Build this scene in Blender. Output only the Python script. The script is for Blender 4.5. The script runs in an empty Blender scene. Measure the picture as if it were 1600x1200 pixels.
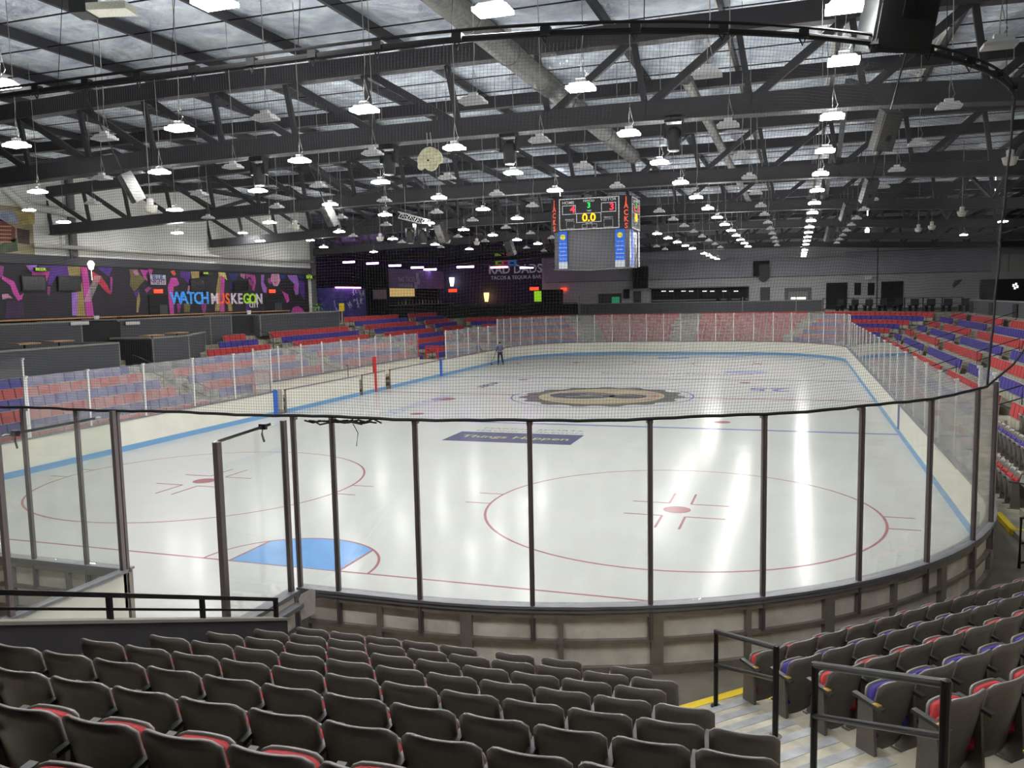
import bpy, math, random
from mathutils import Vector, Matrix
random.seed(7)
C = bpy.context.scene.collection
sc = bpy.context.scene
PI = math.pi

# ---------------------------------------------------------------- camera, world, exposure
CAM = Vector((9.286, -13.433, 5.031)); YAW, PITCH, ROLL, F = -0.327, -0.102, -0.020, 1310.35
cyw, syw = math.cos(YAW), math.sin(YAW)
fwd = Vector((syw*math.cos(PITCH), cyw*math.cos(PITCH), math.sin(PITCH)))
r0 = Vector((cyw, -syw, 0)); u0 = r0.cross(fwd)
cr, sr = math.cos(ROLL), math.sin(ROLL)
RT = r0*cr + u0*sr; UP = -r0*sr + u0*cr
cam_d = bpy.data.cameras.new('camera'); cam = bpy.data.objects.new('camera', cam_d); C.objects.link(cam)
cam_d.sensor_width = 36; cam_d.lens = F/1600*36; cam_d.clip_end = 400; cam_d.clip_start = .05
m = Matrix((RT, UP, -fwd)).transposed().to_4x4(); m.translation = CAM
cam.matrix_world = m
sc.camera = cam
w = bpy.data.worlds.new('world'); sc.world = w; w.use_nodes = True
w.node_tree.nodes['Background'].inputs[0].default_value = (.6, .7, 1, 1)
w.node_tree.nodes['Background'].inputs[1].default_value = .02
sc.view_settings.view_transform = 'Standard'; sc.view_settings.look = 'None'
sc.view_settings.gamma = 1; sc.view_settings.use_curve_mapping = False
sc.view_settings.exposure = 0.52
LIT = 190.0          # strength of a lit high bay diffuser
sc.cycles.max_bounces = 8; sc.cycles.diffuse_bounces = 6; sc.cycles.glossy_bounces = 4
sc.cycles.transparent_max_bounces = 24
sc.cycles.use_denoising = True
sc.cycles.use_light_tree = True
sc.cycles.caustics_reflective = False; sc.cycles.caustics_refractive = False
sc.cycles.sample_clamp_indirect = 4

def project(p):
    d = Vector(p)-CAM; z = d.dot(fwd)
    if z <= .05: return None
    return (800+F*d.dot(RT)/z, 600-F*d.dot(UP)/z, z)
def on(u, v, **k):          # the point of a wall / floor plane that shows at a place of the photograph
    d = fwd+RT*((u-800)/F)-UP*((v-600)/F)
    a = {'x': 0, 'y': 1, 'z': 2}[list(k)[0]]
    return CAM+d*((list(k.values())[0]-CAM[a])/d[a])

# ---------------------------------------------------------------- materials
def lin(c):
    return tuple(((x/12.92) if x <= .04045 else ((x+.055)/1.055)**2.4) for x in c)
MATS = {}
def mat(name, col, rough=.6, metal=0., noise=0., scale=8., emit=None, es=1., bump=0., spec=.5):
    if name in MATS: return MATS[name]
    m = bpy.data.materials.new(name); m.use_nodes = True; nt = m.node_tree; b = nt.nodes['Principled BSDF']
    c = lin([x/255 for x in col]); b.inputs['Base Color'].default_value = (*c, 1)
    b.inputs['Roughness'].default_value = rough; b.inputs['Metallic'].default_value = metal
    b.inputs['Specular IOR Level'].default_value = spec
    if noise or bump:
        t = nt.nodes.new('ShaderNodeTexCoord'); n = nt.nodes.new('ShaderNodeTexNoise')
        n.inputs['Scale'].default_value = scale; n.inputs['Detail'].default_value = 5
        nt.links.new(t.outputs['Object'], n.inputs['Vector'])
        if noise:
            r = nt.nodes.new('ShaderNodeValToRGB')
            r.color_ramp.elements[0].position = .3; r.color_ramp.elements[1].position = .7
            r.color_ramp.elements[0].color = (*[x*(1-noise) for x in c], 1)
            r.color_ramp.elements[1].color = (*[min(1, x*(1+noise)) for x in c], 1)
            nt.links.new(n.outputs['Fac'], r.inputs[0]); nt.links.new(r.outputs[0], b.inputs['Base Color'])
        if bump:
            q = nt.nodes.new('ShaderNodeBump'); q.inputs['Strength'].default_value = bump; q.inputs['Distance'].default_value = .05 if name != 'roof_foil' else .35
            nt.links.new(n.outputs['Fac'], q.inputs['Height']); nt.links.new(q.outputs[0], b.inputs['Normal'])
    if emit:
        b.inputs['Emission Color'].default_value = (*lin([x/255 for x in emit]), 1); b.inputs['Emission Strength'].default_value = es
    MATS[name] = m; return m

def glass_mat(name, tint, haze, gloss_rough=.02):
    m = bpy.data.materials.new(name); m.use_nodes = True; nt = m.node_tree; nt.nodes.remove(nt.nodes['Principled BSDF'])
    out = nt.nodes['Material Output']
    tr = nt.nodes.new('ShaderNodeBsdfTransparent'); tr.inputs[0].default_value = (*tint, 1)
    gl = nt.nodes.new('ShaderNodeBsdfGlossy'); gl.inputs['Roughness'].default_value = gloss_rough
    df = nt.nodes.new('ShaderNodeBsdfDiffuse'); df.inputs[0].default_value = (.8, .8, .78, 1)
    lw = nt.nodes.new('ShaderNodeLayerWeight'); pw = nt.nodes.new('ShaderNodeMath'); pw.operation = 'POWER'; pw.inputs[1].default_value = 3.2
    fr = nt.nodes.new('ShaderNodeMath'); fr.operation = 'MULTIPLY_ADD'; fr.inputs[1].default_value = .9; fr.inputs[2].default_value = .025
    nt.links.new(lw.outputs['Facing'], pw.inputs[0]); nt.links.new(pw.outputs[0], fr.inputs[0])
    m1 = nt.nodes.new('ShaderNodeMixShader'); m1.inputs[0].default_value = haze
    m2 = nt.nodes.new('ShaderNodeMixShader')
    tc = nt.nodes.new('ShaderNodeTexCoord'); no = nt.nodes.new('ShaderNodeTexNoise'); no.inputs['Scale'].default_value = 3; no.inputs['Detail'].default_value = 8
    mp = nt.nodes.new('ShaderNodeMapRange'); mp.inputs[1].default_value = .3; mp.inputs[2].default_value = .75
    mp.inputs[3].default_value = haze*.4; mp.inputs[4].default_value = haze*1.7
    L = nt.links.new
    L(tc.outputs['Object'], no.inputs['Vector']); L(no.outputs['Fac'], mp.inputs[0]); L(mp.outputs[0], m1.inputs[0])
    L(tr.outputs[0], m1.inputs[1]); L(df.outputs[0], m1.inputs[2])
    L(fr.outputs[0], m2.inputs[0]); L(m1.outputs[0], m2.inputs[1]); L(gl.outputs[0], m2.inputs[2]); L(m2.outputs[0], out.inputs[0])
    return m

ICE = mat('ice', (179, 180, 177), .17, 0, .03, .35, bump=.02, spec=.02)
def ice_paint(n, c): return mat(n, [q*.87 for q in c], .17, 0, .06, 2, spec=.02)
P_RED = ice_paint('paint_red', (168, 118, 123)); P_BLUE = ice_paint('paint_blue', (128, 134, 186)); P_CREASE = ice_paint('paint_crease', (120, 168, 224))
P_NAVY = ice_paint('paint_navy', (96, 100, 128)); P_YEL = ice_paint('paint_yellow', (190, 190, 128)); P_GREY = ice_paint('paint_grey', (140, 140, 146))
P_LBLUE = ice_paint('paint_light_blue', (168, 178, 214))
WHITE = mat('board_white', (214, 212, 198), .45, 0, .05, 1.5)
BACKW = mat('board_back', (238, 230, 218), .6, 0, .18, 3)
KICK = mat('kick_blue', (104, 150, 190), .4)
CAP = mat('cap_grey', (112, 112, 117), .45, 0, .1, 4)
FRAME = mat('frame_steel', (138, 130, 122), .55, .3, .2, 5)
POSTD = mat('post_backlit', (112, 102, 102), .4, .4)  # dark copy of the aluminium posts, backlit shade put into the colour
POSTA = mat('post_aluminium', (222, 222, 220), .4, .1)
RED = mat('bright_red', (190, 40, 40), .5); BLUE = mat('bright_blue', (36, 96, 190), .5)
GLASS = glass_mat('clear_acrylic', (.965, .975, .965), .022)
GLASSH = glass_mat('hazy_acrylic', (.93, .94, .93), .17)  # diffuse white in the mix paints whitish reflection along with scratches
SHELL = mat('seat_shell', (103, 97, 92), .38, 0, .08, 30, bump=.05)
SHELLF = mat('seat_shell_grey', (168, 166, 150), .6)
CRED = mat('cushion_red', (174, 52, 54), .85, 0, .06, 60)
CBLUE = mat('cushion_blue', (62, 50, 134), .85, 0, .06, 60)
ARM = mat('arm_dark', (60, 60, 58), .45)
BRASS = mat('row_plate', (200, 170, 90), .4, .6)
BLACK = mat('black_steel', (24, 23, 24), .35, .3)
BLACKM = mat('black_matt', (22, 21, 23), .8)
ROPE = mat('net_black', (26, 26, 30), .8)
CONC = mat('concrete', (150, 144, 128), .7, 0, .3, 2.2, bump=.1)
CONCD = mat('concrete_dark', (116, 110, 98), .75, 0, .25, 1.5)
STEP = mat('step_concrete', (168, 161, 143), .5, 0, .4, 3.5, bump=.08)
NOSE = mat('nosing_grey', (142, 145, 146), .5, 0, .4, 4)
YELLOW = mat('safety_yellow', (226, 196, 30), .5, 0, .06, 6)
KNEE = mat('knee_wall', (52, 50, 54), .6, 0, .12, 2)
TRIM = mat('grey_trim', (128, 126, 118), .55)
TRUSS = mat('truss_black', (44, 43, 46), .6, 0, .12, 3)
TRUSS2 = mat('truss_dark', (36, 35, 39), .6)
DUCT = mat('duct_grey', (104, 104, 100), .55, .2, .3, 14)
FOIL = mat('roof_foil', (214, 224, 246), .36, .35, .3, 1.6, bump=1.0)
FOILW = mat('insulation_edge', (214, 212, 200), .6)
WALLG = mat('wall_grey', (232, 232, 226), .75, 0, .08, .6)
WALLU = mat('wall_upper', (158, 158, 166), .75, 0, .1, .5)
WALLL = mat('wall_lower', (184, 184, 184), .75, 0, .08, .5)
WALLP = mat('wall_purple', (84, 74, 100), .75, 0, .1, .5)
WALLD = mat('wall_dark', (40, 38, 44), .8)
BAR_P = mat('box_panel', (66, 68, 73), .6, 0, .06, 2)
WOOD = mat('counter_wood', (176, 132, 84), .5, 0, .2, 5)
LAMPW = mat('lamp_housing', (226, 226, 224), .45)
LENS = mat('lens_off', (206, 208, 208), .35)
LENSON = mat('lens_lit', (255, 255, 255), .5, emit=(252, 251, 250), es=LIT)
CORD = mat('cord_pale', (150, 148, 142), .7)
SPK = mat('speaker_grey', (62, 61, 59), .6, 0, .1, 12)
SPKD = mat('speaker_dark', (40, 42, 42), .6)

# ---------------------------------------------------------------- mesh builder
class MB:
    def __init__(s): s.v = []; s.f = []; s.m = []; s.mi = 0
    def add(s, vs, fs):
        o = len(s.v); s.v += [tuple(p) for p in vs]; s.f += [tuple(i+o for i in f) for f in fs]; s.m += [s.mi]*len(fs); return s
    def hexa(s, p):          # 4 bottom (ccw) + 4 top
        return s.add(p, [(3, 2, 1, 0), (4, 5, 6, 7), (0, 1, 5, 4), (1, 2, 6, 5), (2, 3, 7, 6), (3, 0, 4, 7)])
    def box(s, x0, x1, y0, y1, z0, z1):
        return s.hexa([(x0, y0, z0), (x1, y0, z0), (x1, y1, z0), (x0, y1, z0), (x0, y0, z1), (x1, y0, z1), (x1, y1, z1), (x0, y1, z1)])
    def obox(s, c, d, rz=0, rx=0, ry=0):
        M = Matrix.Rotation(rz, 3, 'Z') @ Matrix.Rotation(ry, 3, 'Y') @ Matrix.Rotation(rx, 3, 'X'); c = Vector(c); a, b, e = d[0]/2, d[1]/2, d[2]/2
        return s.hexa([c+M @ Vector(q) for q in ((-a, -b, -e), (a, -b, -e), (a, b, -e), (-a, b, -e), (-a, -b, e), (a, -b, e), (a, b, e), (-a, b, e))])
    def bar(s, p, q, wd, h, up=(0, 0, 1)):       # rectangular bar between two points
        p, q = Vector(p), Vector(q); d = (q-p).normalized(); a = d.cross(Vector(up))
        if a.length < 1e-4: a = d.cross(Vector((1, 0, 0)))
        a.normalize(); b = a.cross(d); a *= wd/2; b *= h/2
        return s.hexa([p-a-b, p+a-b, q+a-b, q-a-b, p-a+b, p+a+b, q+a+b, q-a+b])
    def tube(s, pts, r, n=8, cap=True):
        pts = [Vector(p) for p in pts]; o = len(s.v); fs = []; vs = []
        for i, p in enumerate(pts):
            d = (pts[min(i+1, len(pts)-1)]-pts[max(i-1, 0)]).normalized()
            a = d.cross(Vector((0, 0, 1)))
            if a.length < 1e-3: a = d.cross(Vector((1, 0, 0)))
            a.normalize(); b = a.cross(d)
            rr = r[i] if isinstance(r, (list, tuple)) else r
            for k in range(n):
                t = 2*PI*k/n; vs.append(p+a*(rr*math.cos(t))+b*(rr*math.sin(t)))
        for i in range(len(pts)-1):
            for k in range(n):
                fs.append((i*n+k, i*n+(k+1) % n, (i+1)*n+(k+1) % n, (i+1)*n+k))
        if cap:
            fs.append(tuple(range(n-1, -1, -1))); fs.append(tuple((len(pts)-1)*n+k for k in range(n)))
        return s.add(vs, fs)
    def lathe(s, prof, c=(0, 0, 0), n=16):
        vs = []; fs = []
        for r, z in prof:
            for k in range(n):
                t = 2*PI*k/n; vs.append((c[0]+r*math.cos(t), c[1]+r*math.sin(t), c[2]+z))
        for i in range(len(prof)-1):
            for k in range(n): fs.append((i*n+k, i*n+(k+1) % n, (i+1)*n+(k+1) % n, (i+1)*n+k))
        fs.append(tuple(range(n-1, -1, -1))); fs.append(tuple((len(prof)-1)*n+k for k in range(n)))
        return s.add(vs, fs)
    def slab(s, poly, off):          # closed polygon of 3D points, given thickness by vector off
        n = len(poly); off = Vector(off); a = [Vector(p) for p in poly]; b = [p+off for p in a]
        return s.add(a+b, [tuple(range(n-1, -1, -1)), tuple(range(n, 2*n))]+[(i, (i+1) % n, n+(i+1) % n, n+i) for i in range(n)])
    def build(s, name, mats, parent=None, smooth=False, loc=None, rz=0):
        me = bpy.data.meshes.new(name); me.from_pydata(s.v, [], s.f)
        if not isinstance(mats, (list, tuple)): mats = [mats]
        for q in mats: me.materials.append(q)
        if len(mats) > 1: me.polygons.foreach_set('material_index', s.m)
        if smooth: me.polygons.foreach_set('use_smooth', [True]*len(me.polygons))
        me.update()
        o = bpy.data.objects.new(name, me); C.objects.link(o)
        if parent: o.parent = parent
        if loc: o.location = loc
        o.rotation_euler.z = rz
        return o
def tag(o, label=None, cat=None, group=None, kind=None):
    if label: o['label'] = label
    if cat: o['category'] = cat
    if group: o['group'] = group
    if kind: o['kind'] = kind
    return o
def thing(name, label, cat, loc=(0, 0, 0), rz=0, group=None):
    o = bpy.data.objects.new(name, None); C.objects.link(o); o.location = loc; o.rotation_euler = (0, 0, rz); o.empty_display_size = .1
    return tag(o, label, cat, group)
def dup(root, loc, rz, label=None, group=None):
    r = root.copy(); C.objects.link(r); r.location = loc; r.rotation_euler = (0, 0, rz)
    if label: r['label'] = label
    if group: r['group'] = group
    for ch in list(root.children):
        c = ch.copy(); C.objects.link(c); c.parent = r
        for g in ch.children:
            d = g.copy(); C.objects.link(d); d.parent = c
    return r
def text(name, s, size, loc, rot, mt, parent=None, ext=.004, align='CENTER', sx=1, shear=0):
    cu = bpy.data.curves.new(name, 'FONT'); cu.body = s; cu.size = size; cu.extrude = ext; cu.align_x = align; cu.align_y = 'CENTER'
    cu.shear = shear; cu.resolution_u = 3; cu.offset = .022*size if name == 'letter' else (.012*size if 'lettering' in name else 0)
    cu.materials.append(mt); o = bpy.data.objects.new(name, cu); C.objects.link(o); o.location = loc; o.rotation_euler = rot; o.scale = (sx, 1, 1)
    if parent: o.parent = parent
    return o
RX = (PI/2, 0, 0); RSIDE = (PI/2, 0, PI/2)
ORD = ['first', 'second', 'third', 'fourth', 'fifth', 'sixth', 'seventh', 'eighth', 'ninth', 'tenth', 'eleventh', 'twelfth', 'thirteenth', 'fourteenth', 'fifteenth', 'sixteenth', 'seventeenth', 'eighteenth', 'nineteenth', 'twentieth']
def ordn(i):
    if i < 20: return ORD[i]
    t = (i+1)//10; r = (i+1) % 10; tens = {2: 'twent', 3: 'thirt', 4: 'fort', 5: 'fift'}[t]
    return tens+'ieth' if r == 0 else tens+'y-'+ORD[r-1]

# ---------------------------------------------------------------- rink outline (path of the glass posts)
W_, R_, Y0, Y1 = 12.87, 8.5, -3.67, 59.0
CX, CYN, CYF = W_-R_, Y0+R_, Y1-R_
SEG = [('l', (2.76, Y0), (CX, Y0)), ('a', (CX, CYN), -90), ('l', (W_, CYN), (W_, CYF)), ('a', (CX, CYF), 0), ('l', (CX, Y1), (-CX, Y1)),
       ('a', (-CX, CYF), 90), ('l', (-W_, CYF), (-W_, CYN)), ('a', (-CX, CYN), 180), ('l', (-CX, Y0), (-.2, Y0))]
def seglen(g):
    return R_*PI/2 if g[0] == 'a' else math.dist(g[1], g[2])
CUM = [0]
for g in SEG: CUM.append(CUM[-1]+seglen(g))
def P(s, off=0.):           # point on the outline, outward normal
    i = 0
    while i < len(SEG)-1 and s > CUM[i+1]: i += 1
    g = SEG[i]; t = s-CUM[i]
    if g[0] == 'a':
        a = math.radians(g[2])+t/R_; n = (math.cos(a), math.sin(a)); return (g[1][0]+(R_+off)*n[0], g[1][1]+(R_+off)*n[1], n[0], n[1])
    L = seglen(g); dx, dy = (g[2][0]-g[1][0])/L, (g[2][1]-g[1][1])/L
    return (g[1][0]+dx*t+dy*off, g[1][1]+dy*t-dx*off, dy, -dx)
def s_right(y): return CUM[2]+(y-CYN)
def s_left(y): return CUM[6]+(CYF-y)
def samples(s0, s1, step=.75):
    out = [s0]; 
    cuts = sorted([c for c in CUM if s0+1e-4 < c < s1-1e-4]+[s1])
    for c in cuts:
        a = out[-1]; m_ = (a+c)/2; i = 0
        while i < len(SEG)-1 and m_ > CUM[i+1]: i += 1
        n = max(1, int((c-a)/step)) if SEG[i][0] == 'a' else 1
        out += [a+(c-a)*(j+1)/n for j in range(n)]
    return out
def sweep(mb, s0, s1, o0, o1, z0, z1, step=.6):
    ss = samples(s0, s1, step); vs = []; fs = []
    for s in ss:
        a = P(s, o0); b = P(s, o1); vs += [(a[0], a[1], z0), (b[0], b[1], z0), (b[0], b[1], z1), (a[0], a[1], z1)]
    for i in range(len(ss)-1):
        for k in range(4): fs.append((i*4+k, i*4+(k+1) % 4, (i+1)*4+(k+1) % 4, (i+1)*4+k)[::-1])
    n = (len(ss)-1)*4; fs += [(0, 1, 2, 3), (n+3, n+2, n+1, n)]
    return mb.add(vs, fs)

# ---------------------------------------------------------------- ice and its painted markings
def outline(off, step=.6, full=True):
    pts = []
    for s in samples(0, CUM[-1], step):
        q = P(s, off); pts.append((q[0], q[1]))
    return pts
mb = MB(); pts = outline(-.06); n = len(pts)
mb.add([(x, y, 0) for x, y in pts]+[(x, y, -.15) for x, y in pts], [tuple(range(n)), tuple(range(2*n-1, n-1, -1))]+[(i, n+i, n+(i+1) % n, (i+1) % n) for i in range(n)])
mb.box(-.25, 2.85, -14, -3.62, -.15, -.001)
ice = tag(mb.build('ice_sheet', ICE), kind='structure', label='white ice surface of the rink running into the entrance tunnel')
def strip(name, pts, wd, mt, z=.002):
    b = MB()
    for p, q in zip(pts[:-1], pts[1:]): b.bar((p[0], p[1], z-.001), (q[0], q[1], z-.001), wd, .002)
    return b.build(name, mt, ice)
def ringm(name, cx, cy, r, wd, mt, z=.003, a0=0, a1=360, n=72):
    b = MB(); vs = []; fs = []
    for i in range(n+1):
        a = math.radians(a0+(a1-a0)*i/n)
        for rr in (r-wd/2, r+wd/2): vs.append((cx+rr*math.cos(a), cy+rr*math.sin(a), z))
    fs = [(2*i, 2*i+1, 2*i+3, 2*i+2) for i in range(n)]
    o = len(vs); vs += [(x, y, z-.0025) for x, y, _ in vs]; 
    return b.add(vs, fs).build(name, mt, ice)
def disc(name, cx, cy, r, mt, z=.003, sx=1, sy=1, n=40, rot=0):
    b = MB(); P_ = []
    for i in range(n):
        a = 2*PI*i/n; x, y = sx*r*math.cos(a), sy*r*math.sin(a); P_.append((cx+x*math.cos(rot)-y*math.sin(rot), cy+x*math.sin(rot)+y*math.cos(rot), z-.002))
    return b.slab(P_, (0, 0, .002)).build(name, mt, ice)
def halfw(y):
    if y < CYN: return CX+math.sqrt(max(0, R_**2-(y-CYN)**2))-.12
    if y > CYF: return CX+math.sqrt(max(0, R_**2-(y-CYF)**2))-.12
    return W_-.12
YC = 28.0
for y, nm, mt, wd in ((0, 'goal_line', P_RED, .055), (55.2, 'goal_line', P_RED, .055), (18.45, 'blue_line', P_BLUE, .26), (37.15, 'blue_line', P_BLUE, .26), (YC, 'center_line', P_RED, .22)):
    strip(nm, [(-halfw(y), y), (halfw(y), y)], wd, mt)
for sx in (-1, 1):
    for yc, d in ((6.1, 1), (49.1, -1)):
        cx = sx*6.7; ringm('faceoff_circle', cx, yc, 4.52, .06, P_RED)
        disc('faceoff_spot', cx, yc, .32, P_RED)
        b = MB()
        for ax in (-1, 1):
            for ay in (-1, 1):
                b.bar((cx+ax*.26, yc+ay*.6, .0015), (cx+ax*1.15, yc+ay*.6, .0015), .055, .003)
                b.bar((cx+ax*.26, yc+ay*.6, .0015), (cx+ax*.26, yc+ay*1.65, .0015), .055, .003)
            for ay in (-1, 1): b.bar((cx+ax*4.52, yc+ay*.5, .0015), (cx+ax*5.15, yc+ay*.5, .0015), .055, .003)
        b.build('faceoff_mark', P_RED, ice)
    for y in (20.2, 35.6): disc('faceoff_spot', sx*6.6, y, .32, P_RED)
for yg, d in ((0, 1), (55.2, -1)):
    a0 = 0 if d > 0 else 180
    ringm('crease_line', 0, yg, 1.83, .055, P_RED, .004, a0, a0+180)
    poly = [(-1.22, 0), (1.22, 0)]+[(1.83*math.cos(a), 1.83*math.sin(a)) for a in [math.radians(48.2+(131.8-48.2)*i/14) for i in range(15)]]
    b = MB(); b.slab([(x, yg+d*y, .0015) for x, y in poly], (0, 0, .001)).build('crease', P_CREASE, ice)
    for sx in (-1, 1): strip('crease_side_line', [(sx*1.22, yg), (sx*1.22, yg+d*1.36)], .055, P_RED, .005)
ringm('center_circle', 0, YC, 4.57, .09, P_BLUE)
# centre ice emblem: dark wreath, gold band, two dark roundels
EG = ice_paint('emblem_dark', (116, 116, 110)); ET = ice_paint('emblem_tan', (188, 180, 152)); EB = ice_paint('emblem_slate', (104, 106, 116)); EP = ice_paint('emblem_pink', (190, 160, 146))
b = MB(); pl = []
for i in range(60):
    a = 2*PI*i/60; r = 3.95+(.22 if i % 4 < 2 else -.12); pl.append((r*math.cos(a), YC+r*math.sin(a), .003))
b.slab(pl, (0, 0, .001)).build('emblem_wreath', EG, ice)
disc('emblem_band', 0, YC, 3.3, ET, .006, .96, .98)
disc('emblem_ring', 0.1, YC, 3.15, EP, .008, .9, .95); disc('emblem_field', -.1, YC, 2.95, ET, .010, .9, .93)
disc('emblem_roundel', -1.0, YC+.1, 1.7, EB, .012, 1, .8); disc('emblem_roundel', 1.35, YC, .95, EB, .012, 1, .95)
for i in range(9):
    a = random.uniform(0, 6.28); q = random.uniform(.5, 2.4); strip('emblem_stroke', [(q*math.cos(a)-.6, YC+q*math.sin(a)), (q*math.cos(a)+.7, YC+q*math.sin(a)+random.uniform(-.5, .5))], .12, (ET, EG, EP)[i % 3], .015)
# sponsor pad near the blue line
b = MB(); b.slab([(-2.72, 13.95, .002), (2.05, 13.98, .002), (2.03, 16.05, .002), (-2.75, 15.98, .002)], (0, 0, .001)).build('ice_advert', P_NAVY, ice)
text('advert_lettering', 'Things Happen', .68, (-.3, 15.0, .0045), (0, 0, 0), P_YEL, ice, .0006)
text('advert_caption', 'MAKING SPORTS', .42, (-.2, 16.9, .003), (0, 0, 0), P_GREY, ice, .0006, sx=1.25)
text('advert_caption', 'SERVING MUSKEGON', .4, (-.2, 16.35, .003), (0, 0, 0), P_GREY, ice, .0006, sx=1.1)
text('ice_lettering', '25', 2.2, (8.0, 32.3, .003), (0, 0, PI), P_BLUE, ice, .0006)
text('ice_lettering', 'DOWNTOWN', 1.1, (-7.9, 23.3, .003), (0, 0, PI/2), P_LBLUE, ice, .0006)
disc('ice_logo', -7.6, 25.5, .62, P_RED)
text('ice_lettering', 'MUSKEGON LUMBERJACKS', .8, (2, 40.6, .003), (0, 0, 0), P_GREY, ice, .0006)
text('ice_lettering', 'ARENA', .9, (-7.7, 32.4, .003), (0, 0, PI/2), P_NAVY, ice, .0006)
disc('ice_logo', 6.3, 42.2, 1.0, P_LBLUE, sx=1.4); disc('ice_logo', 4.5, 55, .8, P_LBLUE, sx=1.6)

# ---------------------------------------------------------------- floor ring and terraces
ZF = .15
def tz(k): return .27+.285*k
mb = MB(); ss = samples(0, CUM[-1], .6); vs = []
for s in ss:
    a = P(s, .0); b_ = P(s, 3.2); vs += [(a[0], a[1], ZF), (b_[0], b_[1], ZF), (a[0], a[1], -.15), (b_[0], b_[1], -.15)]
mb.add(vs, [f for i in range(len(ss)-1) for f in ((4*i, 4*i+1, 4*i+5, 4*i+4), (4*i+2, 4*i, 4*i+4, 4*i+6))])
tag(mb.build('floor', CONCD), kind='structure')
def octv(k):                # the eight corners of terrace edge k, counter-clockwise from near end right
    xs = 13.42+.8*k; e = 9.03+.8*k; dx = CX+3.56+.33*k; dy = 3.54+.33*k; f = 59.57+.8*k
    return [(dx, CYN-e), (xs, CYN-dy), (xs, CYF+dy), (dx, f), (-dx, f), (-xs, CYF+dy), (-xs, CYN-dy), (-dx, CYN-e)]
mb = MB()
for k in range(11):
    a, b_ = octv(k), octv(k+1); z = tz(k)
    for e in range(8):
        if k > 8 and e != 5: continue
        i, j = e, (e+1) % 8
        quads = [(a[i], b_[i], b_[j], a[j])]
        if e == 7:           # near end: interrupted by the entrance tunnel
            y0, y1 = a[0][1], b_[0][1]
            quads = [(a[7], b_[7], (-.45, y1), (-.45, y0)), ((3.1, y0), (3.1, y1), b_[0], a[0])]
        for q in quads: mb.hexa([(x, y, -.2) for x, y in q]+[(x, y, z) for x, y in q])
terr = tag(mb.build('seating_terrace', CONC), kind='structure')
mb = MB()                   # concourse decks behind the terraces
z = 3.3
a = octv(9); far = 80
mb.box(-45, 45, a[3][1], far+8, 2.6, z)
mb.box(a[1][0], 34, -24, a[3][1], 2.6, z)
for (p, q) in ((a[2], a[3]), (a[4], a[5])): mb.hexa([(p[0], p[1], 2.6), (q[0], q[1], 2.6), (p[0] if abs(p[0]) > abs(q[0]) else q[0], max(p[1], q[1]), 2.6), (p[0] if abs(p[0]) > abs(q[0]) else q[0], max(p[1], q[1])+.01, 2.6)]+[(p[0], p[1], z), (q[0], q[1], z), (p[0] if abs(p[0]) > abs(q[0]) else q[0], max(p[1], q[1]), z), (p[0] if abs(p[0]) > abs(q[0]) else q[0], max(p[1], q[1])+.01, z)])
mb.box(-45, -22.2, -24, a[5][1]+20, 2.8, 3.4)
tag(mb.build('concourse_floor', CONCD), kind='structure')

# aisle half steps
mb = MB(); nz = MB()
A45 = math.radians(45)
def c45(perp, t, sgnx=1, far_=False):
    d = (math.cos(A45), math.sin(A45)); nrm = (math.sin(A45), -math.cos(A45))
    x = CX+perp*nrm[0]+t*d[0]; y = CYN+perp*nrm[1]+t*d[1]
    if far_: y = CYN-y+CYF; 
    return (sgnx*x, y)
for k in range(9):
    t0, t1 = -4.2-.33*k, -2.98-.29*k
    for h in (0, 1):
        p0 = 8.9+.8*k+.4*h; p1 = 8.9+.8*k+.4*(h+1)+.02; z = tz(k)+.1425*h+.004
        q = [c45(p0, t0), c45(p1, t0), c45(p1, t1), c45(p0, t1)]
        mb.hexa([(x, y, z-.16) for x, y in q]+[(x, y, z) for x, y in q])
        if k or h:
            q = [c45(p0-.005, t0), c45(p0+.1, t0), c45(p0+.1, t1), c45(p0-.005, t1)]
            nz.hexa([(x, y, z-.03) for x, y in q]+[(x, y, z+.003) for x, y in q])
st = tag(mb.build('aisle_steps', STEP), 'worn concrete aisle steps between the two nearest seat blocks', 'steps')
nz.build('step_nosing', NOSE, st)
b = MB(); q = [c45(8.86, -4.3), c45(8.98, -4.3), c45(8.98, -2.62), c45(8.86, -2.62)]
b.hexa([(x, y, tz(0)-.08) for x, y in q]+[(x, y, tz(0)+.008) for x, y in q])
q = [c45(8.86, -2.62), c45(9.25, -2.62), c45(9.25, -2.52), c45(8.86, -2.52)]
b.hexa([(x, y, tz(0)-.08) for x, y in q]+[(x, y, tz(0)+.008) for x, y in q])
b.build('yellow_edge', YELLOW, st)
mb = MB()
q = [c45(8.9, -2.98), c45(9.6, -2.98), c45(9.6, -2.56), c45(8.9, -2.56)]
mb.hexa([(x, y, 0) for x, y in q]+[(x, y, tz(0)+.003) for x, y in q])
mb.build('landing', STEP, st)
# side and far aisles: half steps
mb = MB()
for sx, ys in ((-1, (15.5, 27.1, 38.7, 49.7)), (1, (15.5, 26.9, 38.5, 49.6, 5.1))):
    for y in ys:
        for k in range(9): mb.box(*(sorted((sx*(13.42+.8*k+.4), sx*(13.42+.8*k+.82)))), y+.1, y+1.3, tz(k)-.02, tz(k)+.1425)
for k in range(9): mb.box(-.9, .9, 59.57+.8*k+.4, 59.57+.8*k+.82, tz(k)-.02, tz(k)+.1425)
tag(mb.build('stand_steps', CONC), kind='structure')
b = MB(); b.box(13.38, 13.5, 5.1, 6.5, tz(0)-.1, tz(0)+.01); b.box(13.38, 14.2, 5.05, 5.15, tz(0)-.1, tz(0)+.01)
tag(b.build('yellow_step_edge', YELLOW), 'yellow safety edging on the step at the right stand', 'safety edging')

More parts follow.
